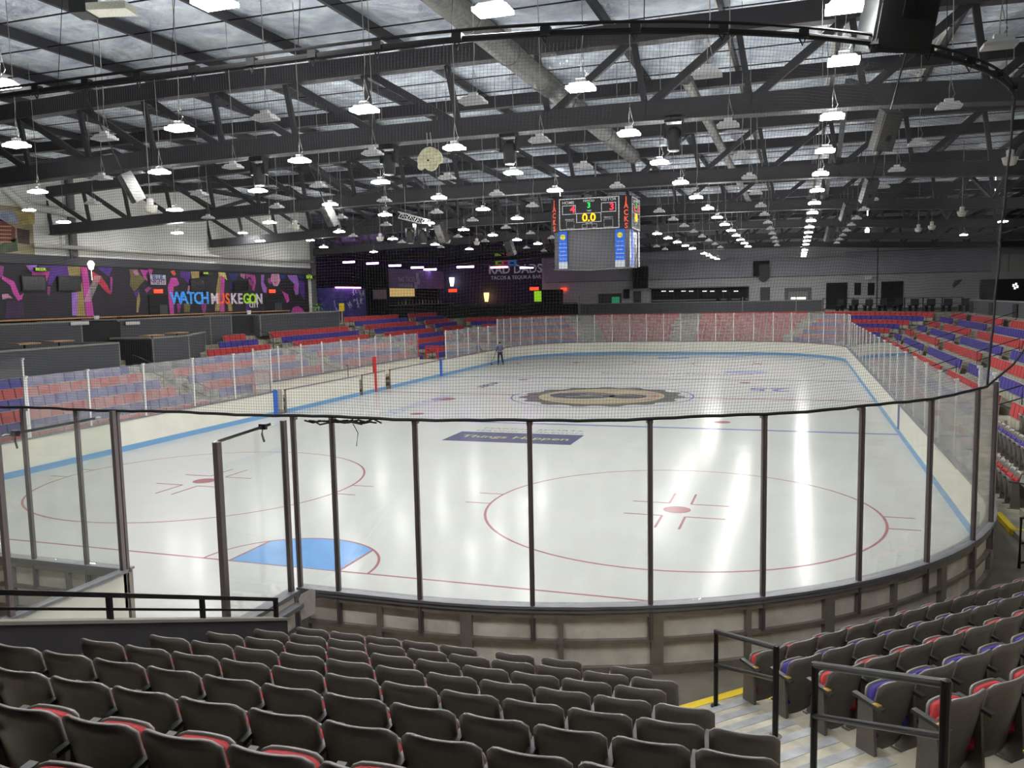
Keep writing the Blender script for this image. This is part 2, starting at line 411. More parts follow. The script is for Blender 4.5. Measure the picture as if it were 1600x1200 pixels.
# ---------------------------------------------------------------- dasher boards
def boards(name, label, s0, s1, outside=True, kick=True):
    t = thing(name, label, 'rink boards', (0, 0, 0), 0, 'white dasher boards around the rink')
    b = MB(); sweep(b, s0, s1, -.11, -.095, 0, 1.06); b.build('facing_panel', WHITE, t)
    b = MB(); sweep(b, s0, s1, -.092, -.075, 0.02, 1.05); b.build('back_panel', BACKW, t)
    b = MB(); sweep(b, s0, s1, -.125, -.11, 0, .19); b.build('kick_strip', KICK, t)
    b = MB(); sweep(b, s0, s1, -.145, .035, 1.055, 1.09); sweep(b, s0, s1, -.1, .02, 1.0, 1.055); b.build('cap_rail', CAP, t)
    b = MB(); sweep(b, s0, s1, -.075, -.01, .58, .63); sweep(b, s0, s1, -.075, .0, .93, 1.0); sweep(b, s0, s1, -.075, .0, ZF-.1, ZF+.12); b.build('frame_rail', FRAME, t)
    n = max(1, round((s1-s0)/1.22)); 
    for i in range(n+1):
        s = s0+(s1-s0)*i/n; s = min(max(s, s0+.06), s1-.06); wd = .16 if i % 2 == 0 else .07
        if not outside and i % 2: continue
        q = P(s, -.045); b = MB(); b.obox((0, 0, .53), (wd, .075, 1.0)); 
        b.build('frame_post', FRAME, t, loc=(q[0], q[1], 0), rz=math.atan2(q[3], q[2])+PI/2)
    return t
boards('dasher_boards', 'white rink boards of the near end, grey frame showing behind the seats', 0, s_right(4.83))
boards('dasher_boards', 'white rink boards along the right side under the grey cap', s_right(4.83), s_right(CYF), False)
boards('dasher_boards', 'white rink boards curving around the far end', s_right(CYF), s_left(CYF), False)
boards('dasher_boards', 'white rink boards on the left beyond the far team bench', s_left(CYF), s_left(37.3), False)
boards('dasher_boards', 'white boards of the far team bench beyond the red bar', s_left(36.9), s_left(29.9), False)
boards('dasher_boards', 'short white boards beside the red bar at centre line', s_left(29.2), s_left(26.6), False)
boards('dasher_boards', 'white boards of the near team bench before the red bar', s_left(26.2), s_left(19.4), False)
boards('dasher_boards', 'white rink boards on the left from blue post to near corner', s_left(18.55), CUM[-1], True)
# bars at centre and blue lines on the left boards
for y, mt, nm, z1 in ((18.5, BLUE, 'bright blue line marker on the left boards nearest the camera', 1.12), (28.0, RED, 'red upright marker at centre line on the left boards', 1.95), (37.1, BLUE, 'blue line marker on the left boards beyond the benches', 1.12)):
    b = MB(); b.box(-.075, .06, -.14 if mt is BLUE else -.1, .14 if mt is BLUE else .1, 0, z1); b.box(-.03, .04, -.05, .05, 0, z1+.03)
    tag(b.build('line_marker', mt, loc=(-12.77, y, .005)), nm, 'marker', 'coloured line markers on the left boards')
b = MB(); b.box(12.72, 12.77, 18.32, 18.58, .2, 1.05); tag(b.build('line_marker', P_BLUE), 'thin blue line running up the right boards', 'marker')

# ---------------------------------------------------------------- glass
gi = [0]
def post(q, z0, z1, mt, label, wd=.06):
    b = MB(); b.obox((0, 0, (z0+z1)/2), (wd, .05, z1-z0)); b.obox((0, -.035, (z0+z1)/2), (wd*.45, .02, z1-z0)); b.obox((0, .02, z1-.02), (wd*1.25, .075, .05))
    return tag(b.build('glass_post', mt, loc=(q[0], q[1], 0), rz=math.atan2(q[3], q[2])+PI/2), label, 'post', 'uprights of the rink glass')
def pane(p, q, z0, z1, mt, label, group='panes of rink glass'):
    p, q = Vector((p[0], p[1], 0)), Vector((q[0], q[1], 0)); d = q-p; L = d.length-.07
    b = MB(); b.obox((0, 0, (z0+z1)/2), (L, .012, z1-z0))
    return tag(b.build('rink_shield', mt, loc=(p+q)/2, rz=math.atan2(d.y, d.x)), label, 'glass pane', group)
def s_of_x(x):               # s on the near right curve at a given x
    if x <= CX: return x-2.76
    return CUM[1]+R_*math.asin((x-CX)/R_)
def glass_run(ss, z0, z1, mp, mg, where, nref, pz0=None, thick=.06, off=-.03, last=True):
    pts_ = [P(s, off) for s in ss]
    for i, q in enumerate(pts_):
        if i == len(pts_)-1 and not last: continue
        post(q, pz0 if pz0 is not None else z0, z1+.02, mp, '%s glass post %s, %s from %s' % ('dark' if mp is POSTD else 'pale', where, ordn(i), nref), thick)
    for i in range(len(pts_)-1):
        pane(pts_[i], pts_[i+1], z0+.02, z1, mg, 'clear glass pane %s, %s from %s' % (where, ordn(i), nref))
near = [s_of_x(x) for x in (2.76, 3.395, 4.62, 6.13, 7.58, 8.94, 10.17, 11.16)]+[s_of_x(12.0), s_of_x(12.0)+1.35]
glass_run([near[0]+.03]+near[1:], 1.09, 3.46, POSTD, GLASS, 'in the near end', 'the open door', .62)
def lspace(a, b_, n): return [a+(b_-a)*i/n for i in range(n+1)]
glass_run(lspace(near[-1]+.08, s_right(5.6), 2), 1.09, 3.46, POSTA, GLASS, 'at the right corner', 'the net edge', 1.0, last=True)
glass_run(lspace(s_right(5.7), s_right(49), 18), 1.09, 2.95, POSTA, GLASS, 'along the right side', 'the near corner', 1.0, thick=.035)
glass_run(lspace(s_right(49.1), CUM[3]+R_*PI/2, 9), 1.09, 3.40, POSTA, GLASSH, 'in the far right corner', 'the right side', 1.0, last=False)
glass_run(lspace(CUM[4], CUM[5], 6), 1.09, 3.40, POSTA, GLASSH, 'across the far end', 'the right', 1.0, last=False)
glass_run(lspace(CUM[5], s_left(48.5), 10), 1.09, 3.40, POSTA, GLASSH, 'in the far left corner', 'the far end', 1.0)
glass_run(lspace(s_left(48.4), s_left(38.2), 5), 1.09, 2.95, POSTA, GLASSH, 'on the left past the benches', 'the far corner', 1.0, thick=.045)
glass_run([s_left(y) for y in (18.4, 15.8, 13.3, 10.7, 8.2, 5.85)], 1.09, 2.95, POSTA, GLASSH, 'on the near left side', 'the blue marker', 1.0, thick=.07)
glass_run([s_left(5.78)]+lspace(s_left(4.2), CUM[8]-1.4, 7), 1.09, 3.5, POSTA, GLASS, 'at the left corner bend', 'the left side', 1.0, thick=.05)
lc = [CUM[8]-1.2, CUM[8], CUM[9]-3.3, CUM[9]-1.86, CUM[9]-.8, CUM[9]-.03]
glass_run(lc, 1.09, 3.46, POSTD, GLASS, 'in the near left corner', 'the left side', .62, last=True)

# team benches behind the left boards
t = thing('bench_enclosure', 'cream back boards and glass behind the team benches on the left', 'bench enclosure', (0, 0, 0))
b = MB(); b.box(-14.5, -14.42, 19.3, 37.4, 0.1, 1.25); b.box(-14.45, -12.9, 19.25, 19.33, .1, 1.1); b.box(-14.45, -12.9, 37.3, 37.38, .1, 1.1); b.build('back_board', WHITE, t)
b = MB(); b.box(-14.54, -14.38, 19.3, 37.4, 1.25, 1.3); b.build('cap_rail', CAP, t)
b = MB(); b.box(-14.3, -13.9, 19.6, 26.8, .45, .52); b.box(-14.3, -13.9, 29.4, 37, .45, .52); b.build('bench_seat', WOOD, t)
b = MB(); b.box(-14.42, -12.98, 19.3, 37.3, .1, .17); b.build('rubber_floor', BLACKM, t)
for i, y in enumerate(lspace(19.4, 37.3, 9)):
    tag(MB().box(-.03, .03, -.03, .03, 1.28, 2.95).build('glass_post', RED if i in (9,) else POSTA, loc=(-14.46, y, 0)), 'pale glass post behind the team benches, %s from the blue marker' % ordn(i), 'post', 'uprights of the rink glass')
ys = lspace(19.4, 37.3, 9)
for i in range(9): pane((-14.46, ys[i]), (-14.46, ys[i+1]), 1.3, 2.85, GLASSH, 'clear glass pane behind the team benches, %s from the blue marker' % ordn(i))
for y, lb in ((19.0, 'red gate frame at the near end of the team benches'), (37.9, 'red gate frame at the far end of the team benches')):
    b = MB(); b.box(-.04, .04, -.04, .04, .15, 1.95); b.box(-.9, -.82, -.04, .04, .15, 1.95); b.box(-.9, .04, -.04, .04, 1.9, 1.98)
    tag(b.build('gate_frame', RED, loc=(-13.3, y, 0)), lb, 'gate frame')
b = MB(); b.box(-.2, .2, -.15, .15, 0, .35); b.box(-.1, .1, -.25, -.15, .1, .3)
tag(b.build('duffel_bag', BLACKM, loc=(-13.4, 39.0, ZF)), 'dark bag on the floor by the far gate of the team bench', 'bag')

# ---------------------------------------------------------------- entrance tunnel: left screen, open door on the right
t = thing('tunnel_screen', 'white board with tall glass along the left of the entrance tunnel', 'tunnel screen', (-.2, -3.7, 0))
b = MB(); b.box(-.03, .03, -2.0, -.03, -.1, 1.06); b.build('board_panel', WHITE, t)
b = MB(); b.box(-.08, .07, -2.05, 0, 1.06, 1.1); b.build('cap_rail', CAP, t)
for y in (-.05, -1.95):
    b = MB(); b.box(-.03, .03, y-.035, y+.035, .5, 3.5); b.build('glass_upright', POSTD, t)
b = MB(); b.box(-.006, .006, -1.9, -.1, 1.1, 3.5); b.build('glass', GLASS, t)
t = thing('rink_door', 'open rink door with tall glass swung out beside the tunnel', 'door', (2.79, -3.78, 0))
b = MB(); b.box(-.05, .05, -1.42, -.06, .05, 1.05); b.build('door_panel', BACKW, t)
b = MB(); b.box(-.1, .09, -1.46, -.02, 1.05, 1.1); b.box(-.06, .07, -1.46, -1.38, .05, 1.05); b.box(-.06, .07, -.1, -.02, .05, 1.05); b.box(-.06, .07, -1.4, -.05, .55, .6); b.build('door_frame', CAP, t)
b = MB(); b.box(-.03, .03, -.12, -.05, 1.1, 3.46); b.build('glass_upright', POSTD, t)
b = MB(); b.box(-.035, .035, -1.5, -1.42, .2, 3.4); b.build('glass_upright', POSTD, t)
b = MB(); b.box(-.006, .006, -1.43, -.12, 1.1, 3.42); b.build('glass', GLASS, t)
b = MB(); b.slab([(2.95, -3.9, .72), (3.12, -3.82, .80), (3.14, -3.82, 1.12), (3.1, -3.84, 1.16), (2.96, -3.9, 1.08), (2.93, -3.91, 1.02)], (.004, -.008, 0))
tag(b.build('notice_sheet', mat('paper', (214, 206, 200), .7, 0, .08, 20)), 'curling white notice sheet hung by the open rink door', 'notice')
# ratchet straps
def strap(name, p, q, label, tail=None):
    b = MB(); p, q = Vector(p), Vector(q); b.bar(p.lerp(q, .06), q.lerp(p, .06), .012, .035); 
    t = thing(name, label, 'strap'); b.build('webbing', BLACKM, t)
    b = MB(); b.tube([p, p.lerp(q, .03)+Vector((0, 0, .01)), p.lerp(q, .07)], .008, 6); b.tube([q, q.lerp(p, .03)+Vector((0, 0, .01)), q.lerp(p, .07)], .008, 6); b.build('hook', POSTA, t)
    b = MB(); c = p.lerp(q, .8 if tail is None else tail); b.obox(c, (.1, .05, .07)); b.tube([c, c+Vector((-.02, 0, -.1)), c+Vector((.01, 0, -.2))], .014, 6); b.build('ratchet', BLACK, t)
strap('ratchet_strap', on(334, 692, x=2.78), on(428, 661, x=2.78), 'black ratchet strap with dangling end across the open rink door')
strap('ratchet_strap', on(3, 681, x=-.2), on(157, 652, y=-3.62), 'black ratchet strap stretched across the tunnel screen glass', .12)
# netting clump at the post
b = MB()
for i in range(14):
    a = Vector((3.0+.07*i, -3.68, 3.44)); b.tube([a, a+Vector((.12, random.uniform(-.04, .04), random.uniform(-.05, .05))), a+Vector((.25, 0, random.uniform(-.03, .03)))], .012, 5)
b.tube([(3.75, -3.7, 3.42), (3.82, -3.7, 3.3), (3.79, -3.7, 3.12)], .006, 5)
tag(b.build('rope_bundle', ROPE), 'tangled black rope gathered on top of the near glass', 'rope')

# ---------------------------------------------------------------- protective net over the near end
def net_s(x): return x
path = []
for i in range(90): path.append((-10+i*(CX+10)/89, Y0, 'l'))
NB = 70
def npt(a, ab):               # a 0..1 : bottom and top outline of the net
    L1 = CX+10; th_b = math.radians(66.5); th_t = math.radians(77); Lb = L1+R_*th_b
    s = a*Lb
    if s <= L1: return (-10+s, Y0, -10+s, Y0+.08)
    f_ = (s-L1)/(Lb-L1); tb = f_*th_b; tt = f_*th_t
    return (CX+R_*math.sin(tb), CYN-R_*math.cos(tb), CX+(R_+.05)*math.sin(tt), CYN-(R_-.1)*math.cos(tt))
def npos(a, h):
    x0, y0, x1, y1 = npt(a, 0); g = math.sin(PI*h)
    wob = .05*math.sin(a*31+h*5)*g+.03*math.sin(a*83+h*11)*g
    zt = 8.2; zb = 3.5+.008*math.sin(a*60)
    z = zb+(zt-zb)*h+.03*math.sin(a*47+h*3)*g+.012*math.sin(a*170)*g
    return Vector((x0+(x1-x0)*h+.01*math.sin(a*140+h*30)*g, y0+(y1-y0)*h+wob, z))
b = MB(); NV = 600; NH = 118
def strand(mb, pts, r=.0015):
    o = len(mb.v)
    for i, p in enumerate(pts):
        d = (pts[min(i+1, len(pts)-1)]-pts[max(i-1, 0)]).normalized(); a = d.cross(Vector((.1, 1, .13))).normalized(); c = a.cross(d)
        for k in range(3): t = 2*PI*k/3; mb.v.append(tuple(p+a*(r*math.cos(t))+c*(r*math.sin(t))))
    for i in range(len(pts)-1):
        for k in range(3): mb.f.append((o+3*i+k, o+3*i+(k+1) % 3, o+3*i+3+(k+1) % 3, o+3*i+3+k)); mb.m.append(0)
for i in range(NV+1): strand(b, [npos(i/NV, j/10) for j in range(11)])
for j in range(1, NH): strand(b, [npos(i/150, j/NH) for i in range(151)])
net = thing('protective_net', 'black puck net hung above the near end glass', 'net')
b.build('mesh', ROPE, net)
b = MB(); b.tube([npos(i/120, 0)+Vector((0, -.02, .004*math.sin(i*2.1))) for i in range(121)], .022, 6); b.build('bottom_rope', BLACKM, net)
b = MB(); b.tube([npos(i/120, 1) for i in range(121)], .04, 8); b.tube([npos(i/120, 1)+Vector((0, -.05, .09)) for i in range(121)], .02, 6); b.build('top_rail', BLACKM, net)
b = MB(); b.tube([npos(1, j/20) for j in range(21)], .018, 6); b.build('edge_rope', BLACKM, net)
for i in range(26):
    b = MB(); p = npos(i/26+.01, 1); b.tube([p+Vector((-.05, 0, .02)), p+Vector((.02, 0, -.12)), p+Vector((.05, 0, -.02))], .012, 5); b.obox(p+Vector((.03, 0, .02)), (.12, .1, .1)); b.build('clamp', BLACKM, net)
b = MB(); p0 = npos(1, 0)
b.tube([p0, p0+Vector((.55, .9, .28)), p0+Vector((1.6, 3.2, 1.0))], .018, 6); b.tube([npos(1, .52)+Vector((0, 0, 0)), npos(1, .5)+Vector((.9, 2.2, .35))], .012, 6)
b.build('tie_rope', BLACKM, net)
b = MB()
for i in range(12):
    p = npos(i/12+.04, 1); b.tube([p, p+Vector((0, .6, 3.9))], .006, 4)
b.build('hanger_cable', BLACKM, net)

# ---------------------------------------------------------------- knee wall and rail beside the tunnel
def kz(y): return 1.0+(-4.6-y)*.372
t = thing('knee_wall', 'dark sloping knee wall with black rail beside the tunnel', 'wall')
b = MB(); y0, y1 = -4.5, -13.5
b.hexa([(2.98, y1, -.1), (3.14, y1, -.1), (3.14, y0, -.1), (2.98, y0, -.1), (2.98, y1, kz(y1)), (3.14, y1, kz(y1)), (3.14, y0, kz(y0)), (2.98, y0, kz(y0))]); b.build('wall_panel', KNEE, t)
b = MB(); b.bar((3.06, y0+.02, kz(y0)+.01), (3.06, y1, kz(y1)+.01), .2, .03); b.build('top_trim', TRIM, t)
b = MB(); b.bar((3.06, -4.6, kz(-4.6)+.27), (3.06, y1, kz(y1)+.27), .05, .045); b.build('top_rail', BLACK, t)
b = MB(); b.bar((3.06, -4.6, kz(-4.6)+.13), (3.06, y1, kz(y1)+.13), .03, .025); b.build('mid_rail', BLACK, t)
for y in (-4.62, -5.98, -7.28, -8.6, -9.9, -11.2):
    b = MB(); b.bar((3.06, y, kz(y)), (3.06, y, kz(y)+.27), .045, .045, (0, 1, 0)); b.build('rail_post', BLACK, t)
b = MB(); b.box(2.86, 3.0, -4.55, -3.9, .9, .96); b.build('ledge', CAP, t)

# ---------------------------------------------------------------- aisle handrails
def handrail(p, q, zb, label):
    t = thing('handrail', label, 'handrail', p, 0, 'black handrails in the near aisle')
    d = Vector(q)-Vector(p); h = zb
    def part(nm, a, c, r): b = MB(); b.tube([a, c], r, 10); b.build(nm, BLACK, t, smooth=False)
    part('post', (0, 0, 0), (0, 0, .9), .026); part('post', d, d+Vector((0, 0, h)), .028)
    b = MB(); b.tube([(0, 0, .9), d+Vector((0, 0, h))], .027, 10); b.lathe([(.001, -.027), (.027, -.02), (.027, .02), (.001, .027)], (0, 0, .9), 10); b.lathe([(.001, -.028), (.028, -.02), (.028, .02), (.001, .028)], tuple(d+Vector((0, 0, h))), 10); b.build('top_rail', BLACK, t)
    part('mid_rail', (0, 0, .5), d+Vector((0, 0, h-.3)), .022)
    b = MB(); b.lathe([(.06, 0), (.06, .012)], (0, 0, 0), 12); b.lathe([(.06, 0), (.06, .012)], tuple(d), 12); b.build('base_plate', BLACK, t)
handrail((8.47, -3.91, .28), (9.16, -5.75, .98), .85, 'black handrail at the foot of the near aisle steps')
handrail((9.46, -7.0, 1.35), (10.08, -8.6, 1.95), .97, 'black handrail higher up the near aisle beside coloured seats')
for y, s in ((3.4, 1), ):
    b = MB(); P3 = [(13.05, 2.9, ZF), (13.05, 2.9, 1.05), (13.9, 3.3, 1.05), (13.9, 3.3, ZF)]
    b.tube(P3, .028, 8); b.tube([(13.05, 2.9, .6), (13.9, 3.3, .6)], .022, 8); b.tube([(13.05, 2.9, .25), (13.9, 3.3, .25)], .022, 8)
    tag(b.build('guard_rail', BLACK), 'black guard rail by the boards at the right edge', 'railing')

# ---------------------------------------------------------------- seats
def curved(b, x0, x1, z0, z1, yf, th, nx=10, nz=5, bow=.05, corner=.05, dirn=-1):
    """panel curved in plan; yf(z) gives the depth of the middle, edges come forward by bow"""
    vs = []; N = (nx+1)*(nz+1)
    for layer in (0, 1):
        for j in range(nz+1):
            for i in range(nx+1):
                x = x0+(x1-x0)*i/nx; c = abs(2*i/nx-1)
                zz = z1-corner*max(0, (c-.66)/.34)**2.2
                z = z0+(zz-z0)*j/nz
                y = yf(z)+bow*c**2+(th if layer else 0)
                vs.append((x, y, z))
    fs = []
    for j in range(nz):
        for i in range(nx):
            a = j*(nx+1)+i; fs.append((a, a+1, a+nx+2, a+nx+1)); fs.append((N+a, N+a+nx+1, N+a+nx+2, N+a+1))
    for i in range(nx): fs.append((i, N+i, N+i+1, i+1)); a = nz*(nx+1)+i; fs.append((a, a+1, N+a+1, N+a))
    for j in range(nz): a = j*(nx+1); c = a+nx; fs.append((a, a+nx+1, N+a+nx+1, N+a)); fs.append((c, N+c, N+c+nx+1, c+nx+1))
    return b.add(vs, fs)
def seat_proto(cush, tp=.595, hw=.215, co=.07):
    t = thing('arena_seat', 'seat', 'seat')
    b = MB(); curved(b, -.228, .228, .12, .77, lambda z: (.77-z)*.24, .024, 12, 8); o = b.build('back_shell', SHELL, t, True)
    b = MB(); curved(b, -.205, .205, .30, .64, lambda z: (.77-z)*.24+.026, .03, 10, 4, .048, .05); b.build('back_cushion', cush, t, True)
    b = MB(); curved(b, -hw, hw, .26, tp, lambda z: .165+(z-.34)*.15, .045, 10, 5, -.035, co); b.build('seat_cushion', cush, t, True)
    b = MB(); curved(b, -hw-.005, hw+.005, .22, tp+.01, lambda z: .213+(z-.34)*.15, .02, 10, 5, -.035, co); b.build('seat_pan', SHELL, t, True)
    b = MB(); b.bar((-.245, .01, .56), (-.245, .30, .60), .05, .028); b.build('armrest', ARM, t)
    b = MB(); b.hexa([(-.262, .06, 0), (-.23, .06, 0), (-.23, .26, 0), (-.262, .26, 0), (-.262, .1, .57), (-.23, .1, .57), (-.23, .24, .57), (-.262, .24, .57)]); b.box(-.275, -.215, .02, .3, 0, .02); b.build('stanchion', SHELL, t)
    return t
PR, PB = seat_proto(CRED, .645, .2, .10), seat_proto(CBLUE, .645, .2, .10)
PL = seat_proto(CRED, .60)
def far_seat_mesh(b, M, blue, detail=1):
    """compact seat: coloured pad on a grey shell; M maps local to world"""
    def bx(x0, x1, y0, y1, z0, z1, mi, ty=0):
        b.mi = mi; b.hexa([M @ Vector(q) for q in ((x0, y0+ty, z0), (x1, y0+ty, z0), (x1, y1+ty, z0), (x0, y1+ty, z0), (x0, y0, z1), (x1, y0, z1), (x1, y1, z1), (x0, y1, z1))]); b.mi = 0
    bx(-.225, .225, -.01, .02, .08, .77, 0, .14)
    bx(-.215, .215, .03, .10, .38, .765, 2 if blue else 1, .06)
    bx(-.2, .2, .12, .2, .1, .36, 0)
    if detail: bx(-.255, -.235, .08, .2, 0, .36, 0)
farR, farB = MB(), MB()
far_seat_mesh(farR, Matrix.Identity(4), False); far_seat_mesh(farB, Matrix.Identity(4), True)
FM = [SHELLF, CRED, CBLUE, ARM]
fR = farR.build('arena_seat', FM); fB = farB.build('arena_seat', FM)
SEATS = []          # (x, y, z, rz, blue, label, near)
def row(p0, d, rz, n, k, blue, lab, near, rev=False):
    for i in range(n):
        x = p0[0]+d[0]*(.245+.487*i); y = p0[1]+d[1]*(.245+.487*i)
        j = n-1-i if rev else i
        SEATS.append((x, y, tz(k)-(0.02 if 0 else 0), rz, blue, lab % ordn(j), near))
col = lambda k: k % 2 == 1
for k in range(9):          # near left block, all red
    y = -4.85-.8*k; lab = 'grey-backed red seat, %%s from the knee wall, %s row of near left block' % ORD[k]
    if k == 0:
        for i, x in enumerate([3.43+.487*i for i in range(5)]+[6.07, 6.62, 7.4]): SEATS.append((x+.245, y, tz(0), 0, False, lab % ordn(i), True))
    else:
        n = int((7.98+.34*k-3.4)/.487); row((3.4, y), (1, 0), 0, n, k, False, lab, True)
D45 = (math.cos(math.radians(45.9)), math.sin(math.radians(45.9)))
for k in range(8):          # near right block, rows alternate
    p = (8.965+.345*k, -4.075-.79*k); c = 'blue' if col(k) else 'red'
    row(p, D45, math.radians(45.9), 12+int(1.2*k), k, col(k), 'grey-backed %s seat, %%s from the aisle, %s row of near right block' % (c, ORD[k]), True)
BN = ['nearest', 'second', 'third', 'fourth', 'fifth']
for bi, (a, e) in enumerate(((6.9, 15.4), (16.9, 26.8), (28.4, 38.3), (40.2, 49.4), (51.0, 54.1))):
    for k in range(9):
        ee = e+(.33*k if bi == 4 else 0); n = int((ee-a)/.487); c = 'blue' if col(k) else 'red'
        row((14.0+.8*k, a), (0, 1), PI/2, n, k, col(k), '%s seat, %%s along, %s row up, %s block of right stand' % (c, ORD[k], BN[bi]), False)
for bi, (a, e) in enumerate(((4.9, 15.4), (16.9, 26.9), (29.2, 38.5), (40.6, 49.6), (51.2, 54.1))):
    for k in range(11):
        if (bi == 0 and k > 5) or (bi in (1, 2) and k > 8): continue
        aa = a
        if bi == 1 and k >= 5: aa = {5: 19.4, 6: 21.4, 7: 23.3, 8: 24.5}[k]
        ee = e+(.33*k if bi == 4 else 0); n = int((ee-aa)/.487); c = 'blue' if col(k) else 'red'
        if k == 0 and bi in (1, 2): continue
        if n > 0: row((-14.0-.8*k, ee), (0, -1), -PI/2, n, k, col(k), '%s seat, %%s along, %s row up, %s block of left stand' % (c, ORD[k], BN[bi]), False, True)
for sx in (1, -1):          # far corners
    for k in range(9):
        hl = 3.12+.29*k; n = int(2*hl/.487)
        for i in range(n):
            t_ = -hl+.245+.487*i; x, y = c45(9.48+.8*k, t_); y = CYN-y+CYF
            SEATS.append((sx*x, y, tz(k), (PI-A45)*sx, col(k), '%s seat, %s along, %s row of far %s corner' % ('blue' if col(k) else 'red', ordn(i), ORD[k], 'right' if sx > 0 else 'left'), False))
for k in range(9):          # far end, all red
    for (a, e, sd) in ((-(6.6+.34*k), -1.0, 'left'), (1.0, 8.0+.34*k, 'right')):
        n = int((e-a)/.487)
        for i in range(n): SEATS.append((a+.245+.487*i, 60.15+.8*k, tz(k), PI, False, 'red seat, %s along, %s row of far %s block' % (ordn(i), ORD[k], sd), False))
vis = []
for s in SEATS:
    q = project((s[0], s[1], s[2]+.7)); 
    if q is None: vis.append(None); continue
    mgn = 60
    vis.append(q[2] if (-mgn < q[0] < 1600+mgn and -mgn < q[1] < 1200+(260 if s[6] else 40)) else None)
order = sorted([i for i in range(len(SEATS)) if vis[i] is not None], key=lambda i: vis[i])
ind = set(order[:300]); placed = [0, 0, 0]; fplaced = [0, 0]
def put_seat(s, i):
    x, y, z, rz, blue, lab, nr = s; grp = 'folding arena seats in rows'
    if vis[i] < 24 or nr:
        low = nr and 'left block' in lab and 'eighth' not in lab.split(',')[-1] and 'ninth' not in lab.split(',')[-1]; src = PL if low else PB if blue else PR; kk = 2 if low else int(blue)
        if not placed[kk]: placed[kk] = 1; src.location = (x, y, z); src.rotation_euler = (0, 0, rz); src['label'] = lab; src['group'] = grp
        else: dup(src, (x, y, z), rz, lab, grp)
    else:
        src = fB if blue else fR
        if not fplaced[blue]: fplaced[blue] = 1; o = src
        else: o = src.copy(); C.objects.link(o)
        o.location = (x, y, z); o.rotation_euler = (0, 0, rz); tag(o, lab, 'seat', grp)
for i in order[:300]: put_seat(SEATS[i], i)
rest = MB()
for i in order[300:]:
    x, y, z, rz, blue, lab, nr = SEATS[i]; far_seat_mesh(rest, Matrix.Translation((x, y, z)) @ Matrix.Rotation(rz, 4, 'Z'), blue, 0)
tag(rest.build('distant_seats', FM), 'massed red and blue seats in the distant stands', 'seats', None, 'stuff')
for blue, o in ((0, fR), (1, fB)):
    if not fplaced[blue]: bpy.data.objects.remove(o)
# row-end number plates of the near right block
for k in range(6):
    p = (8.965+.345*k, -4.075-.79*k); nx, ny = -D45[1], D45[0]
    b = MB(); b.obox((0, 0, 0), (.045, .06, .012))
    tag(b.build('row_plate', BRASS, loc=(p[0]+nx*.07, p[1]+ny*.07, tz(k)+.586), rz=math.radians(45.9)), 'small brass plate on the aisle armrest, %s row of near right block' % ORD[k], 'plate', 'brass row plates on aisle armrests')

# seat row rails along the right stand aisles
for bi, y in enumerate((16.2, 27.6, 39.3, 50.2)):
    for j, k in enumerate((1, 4, 7)):
        x = 13.6+.8*k; b = MB(); z = tz(k); b.tube([(x, y, z), (x, y, z+.9), (x+1.6, y, z+.9+.57), (x+1.6, y, z+.57)], .024, 6); b.tube([(x, y, z+.5), (x+1.6, y, z+.5+.57)], .02, 6)
        tag(b.build('aisle_rail', BLACK), 'black aisle rail in the right stand, %s aisle, %s from the ice' % (ORD[bi], ORD[j]), 'railing', 'black aisle rails in the side stands')
for bi, y in enumerate((16.2, 27.9, 39.5, 50.4)):
    for j, k in enumerate((1, 4, 7)):
        if bi == 0 and j == 2: continue
        x = -13.6-.8*k; b = MB(); z = tz(k); b.tube([(x, y, z), (x, y, z+.9), (x-1.6, y, z+.9+.57), (x-1.6, y, z+.57)], .024, 6); b.tube([(x, y, z+.5), (x-1.6, y, z+.5+.57)], .02, 6)
        tag(b.build('aisle_rail', BLACK), 'black aisle rail in the left stand, %s aisle, %s from the ice' % (ORD[bi], ORD[j]), 'railing', 'black aisle rails in the side stands')

# ---------------------------------------------------------------- loge boxes and barriers on the left
def barrier(name, label, pts_, z0, z1, th=.1, cat='barrier', trim=True, group=None):
    t = thing(name, label, cat, group=group)
    b = MB(); c = MB(); e = MB()
    for p, q in zip(pts_[:-1], pts_[1:]):
        b.bar((p[0], p[1], (z0+z1)/2), (q[0], q[1], (z0+z1)/2), th, z1-z0); c.bar((p[0], p[1], z1+.03), (q[0], q[1], z1+.03), th+.08, .07)
    for p in pts_: e.box(p[0]-.06, p[0]+.06, p[1]-.03, p[1]+.03, z0, z1)
    b.build('panel', BAR_P, t); 
    if trim: c.build('top_trim', TRIM, t); e.build('edge_trim', TRIM, t)
    return t
barrier('box_barrier', 'charcoal front panel of the lower left box nearest the camera', [(-18.4, 1), (-18.4, 15.4), (-20.4, 15.4)], 1.9, 3.42, group='charcoal fronts of the boxes on the left')
barrier('box_barrier', 'charcoal angled front of the second lower box on the left', [(-20.6, 17.3), (-18.4, 17.4), (-18.4, 19.8), (-20.8, 24.0)], 1.9, 3.52, group='charcoal fronts of the boxes on the left')
barrier('box_barrier', 'charcoal front panel of the upper left box nearest the camera', [(-20.6, 1), (-20.6, 15.6), (-23, 15.6)], 2.3, 4.36, group='charcoal fronts of the boxes on the left')
barrier('box_barrier', 'charcoal front panel of the second upper box on the left', [(-23, 18.1), (-20.9, 18.1), (-20.9, 24.6), (-21.2, 26.8), (-23, 26.9)], 2.6, 4.36, group='charcoal fronts of the boxes on the left')
barrier('box_barrier', 'charcoal front panel of the upper box right of the lettered mural', [(-23, 29.4), (-21.1, 29.4), (-21.1, 38.6), (-23, 38.7)], 3.05, 4.32, group='charcoal fronts of the boxes on the left')
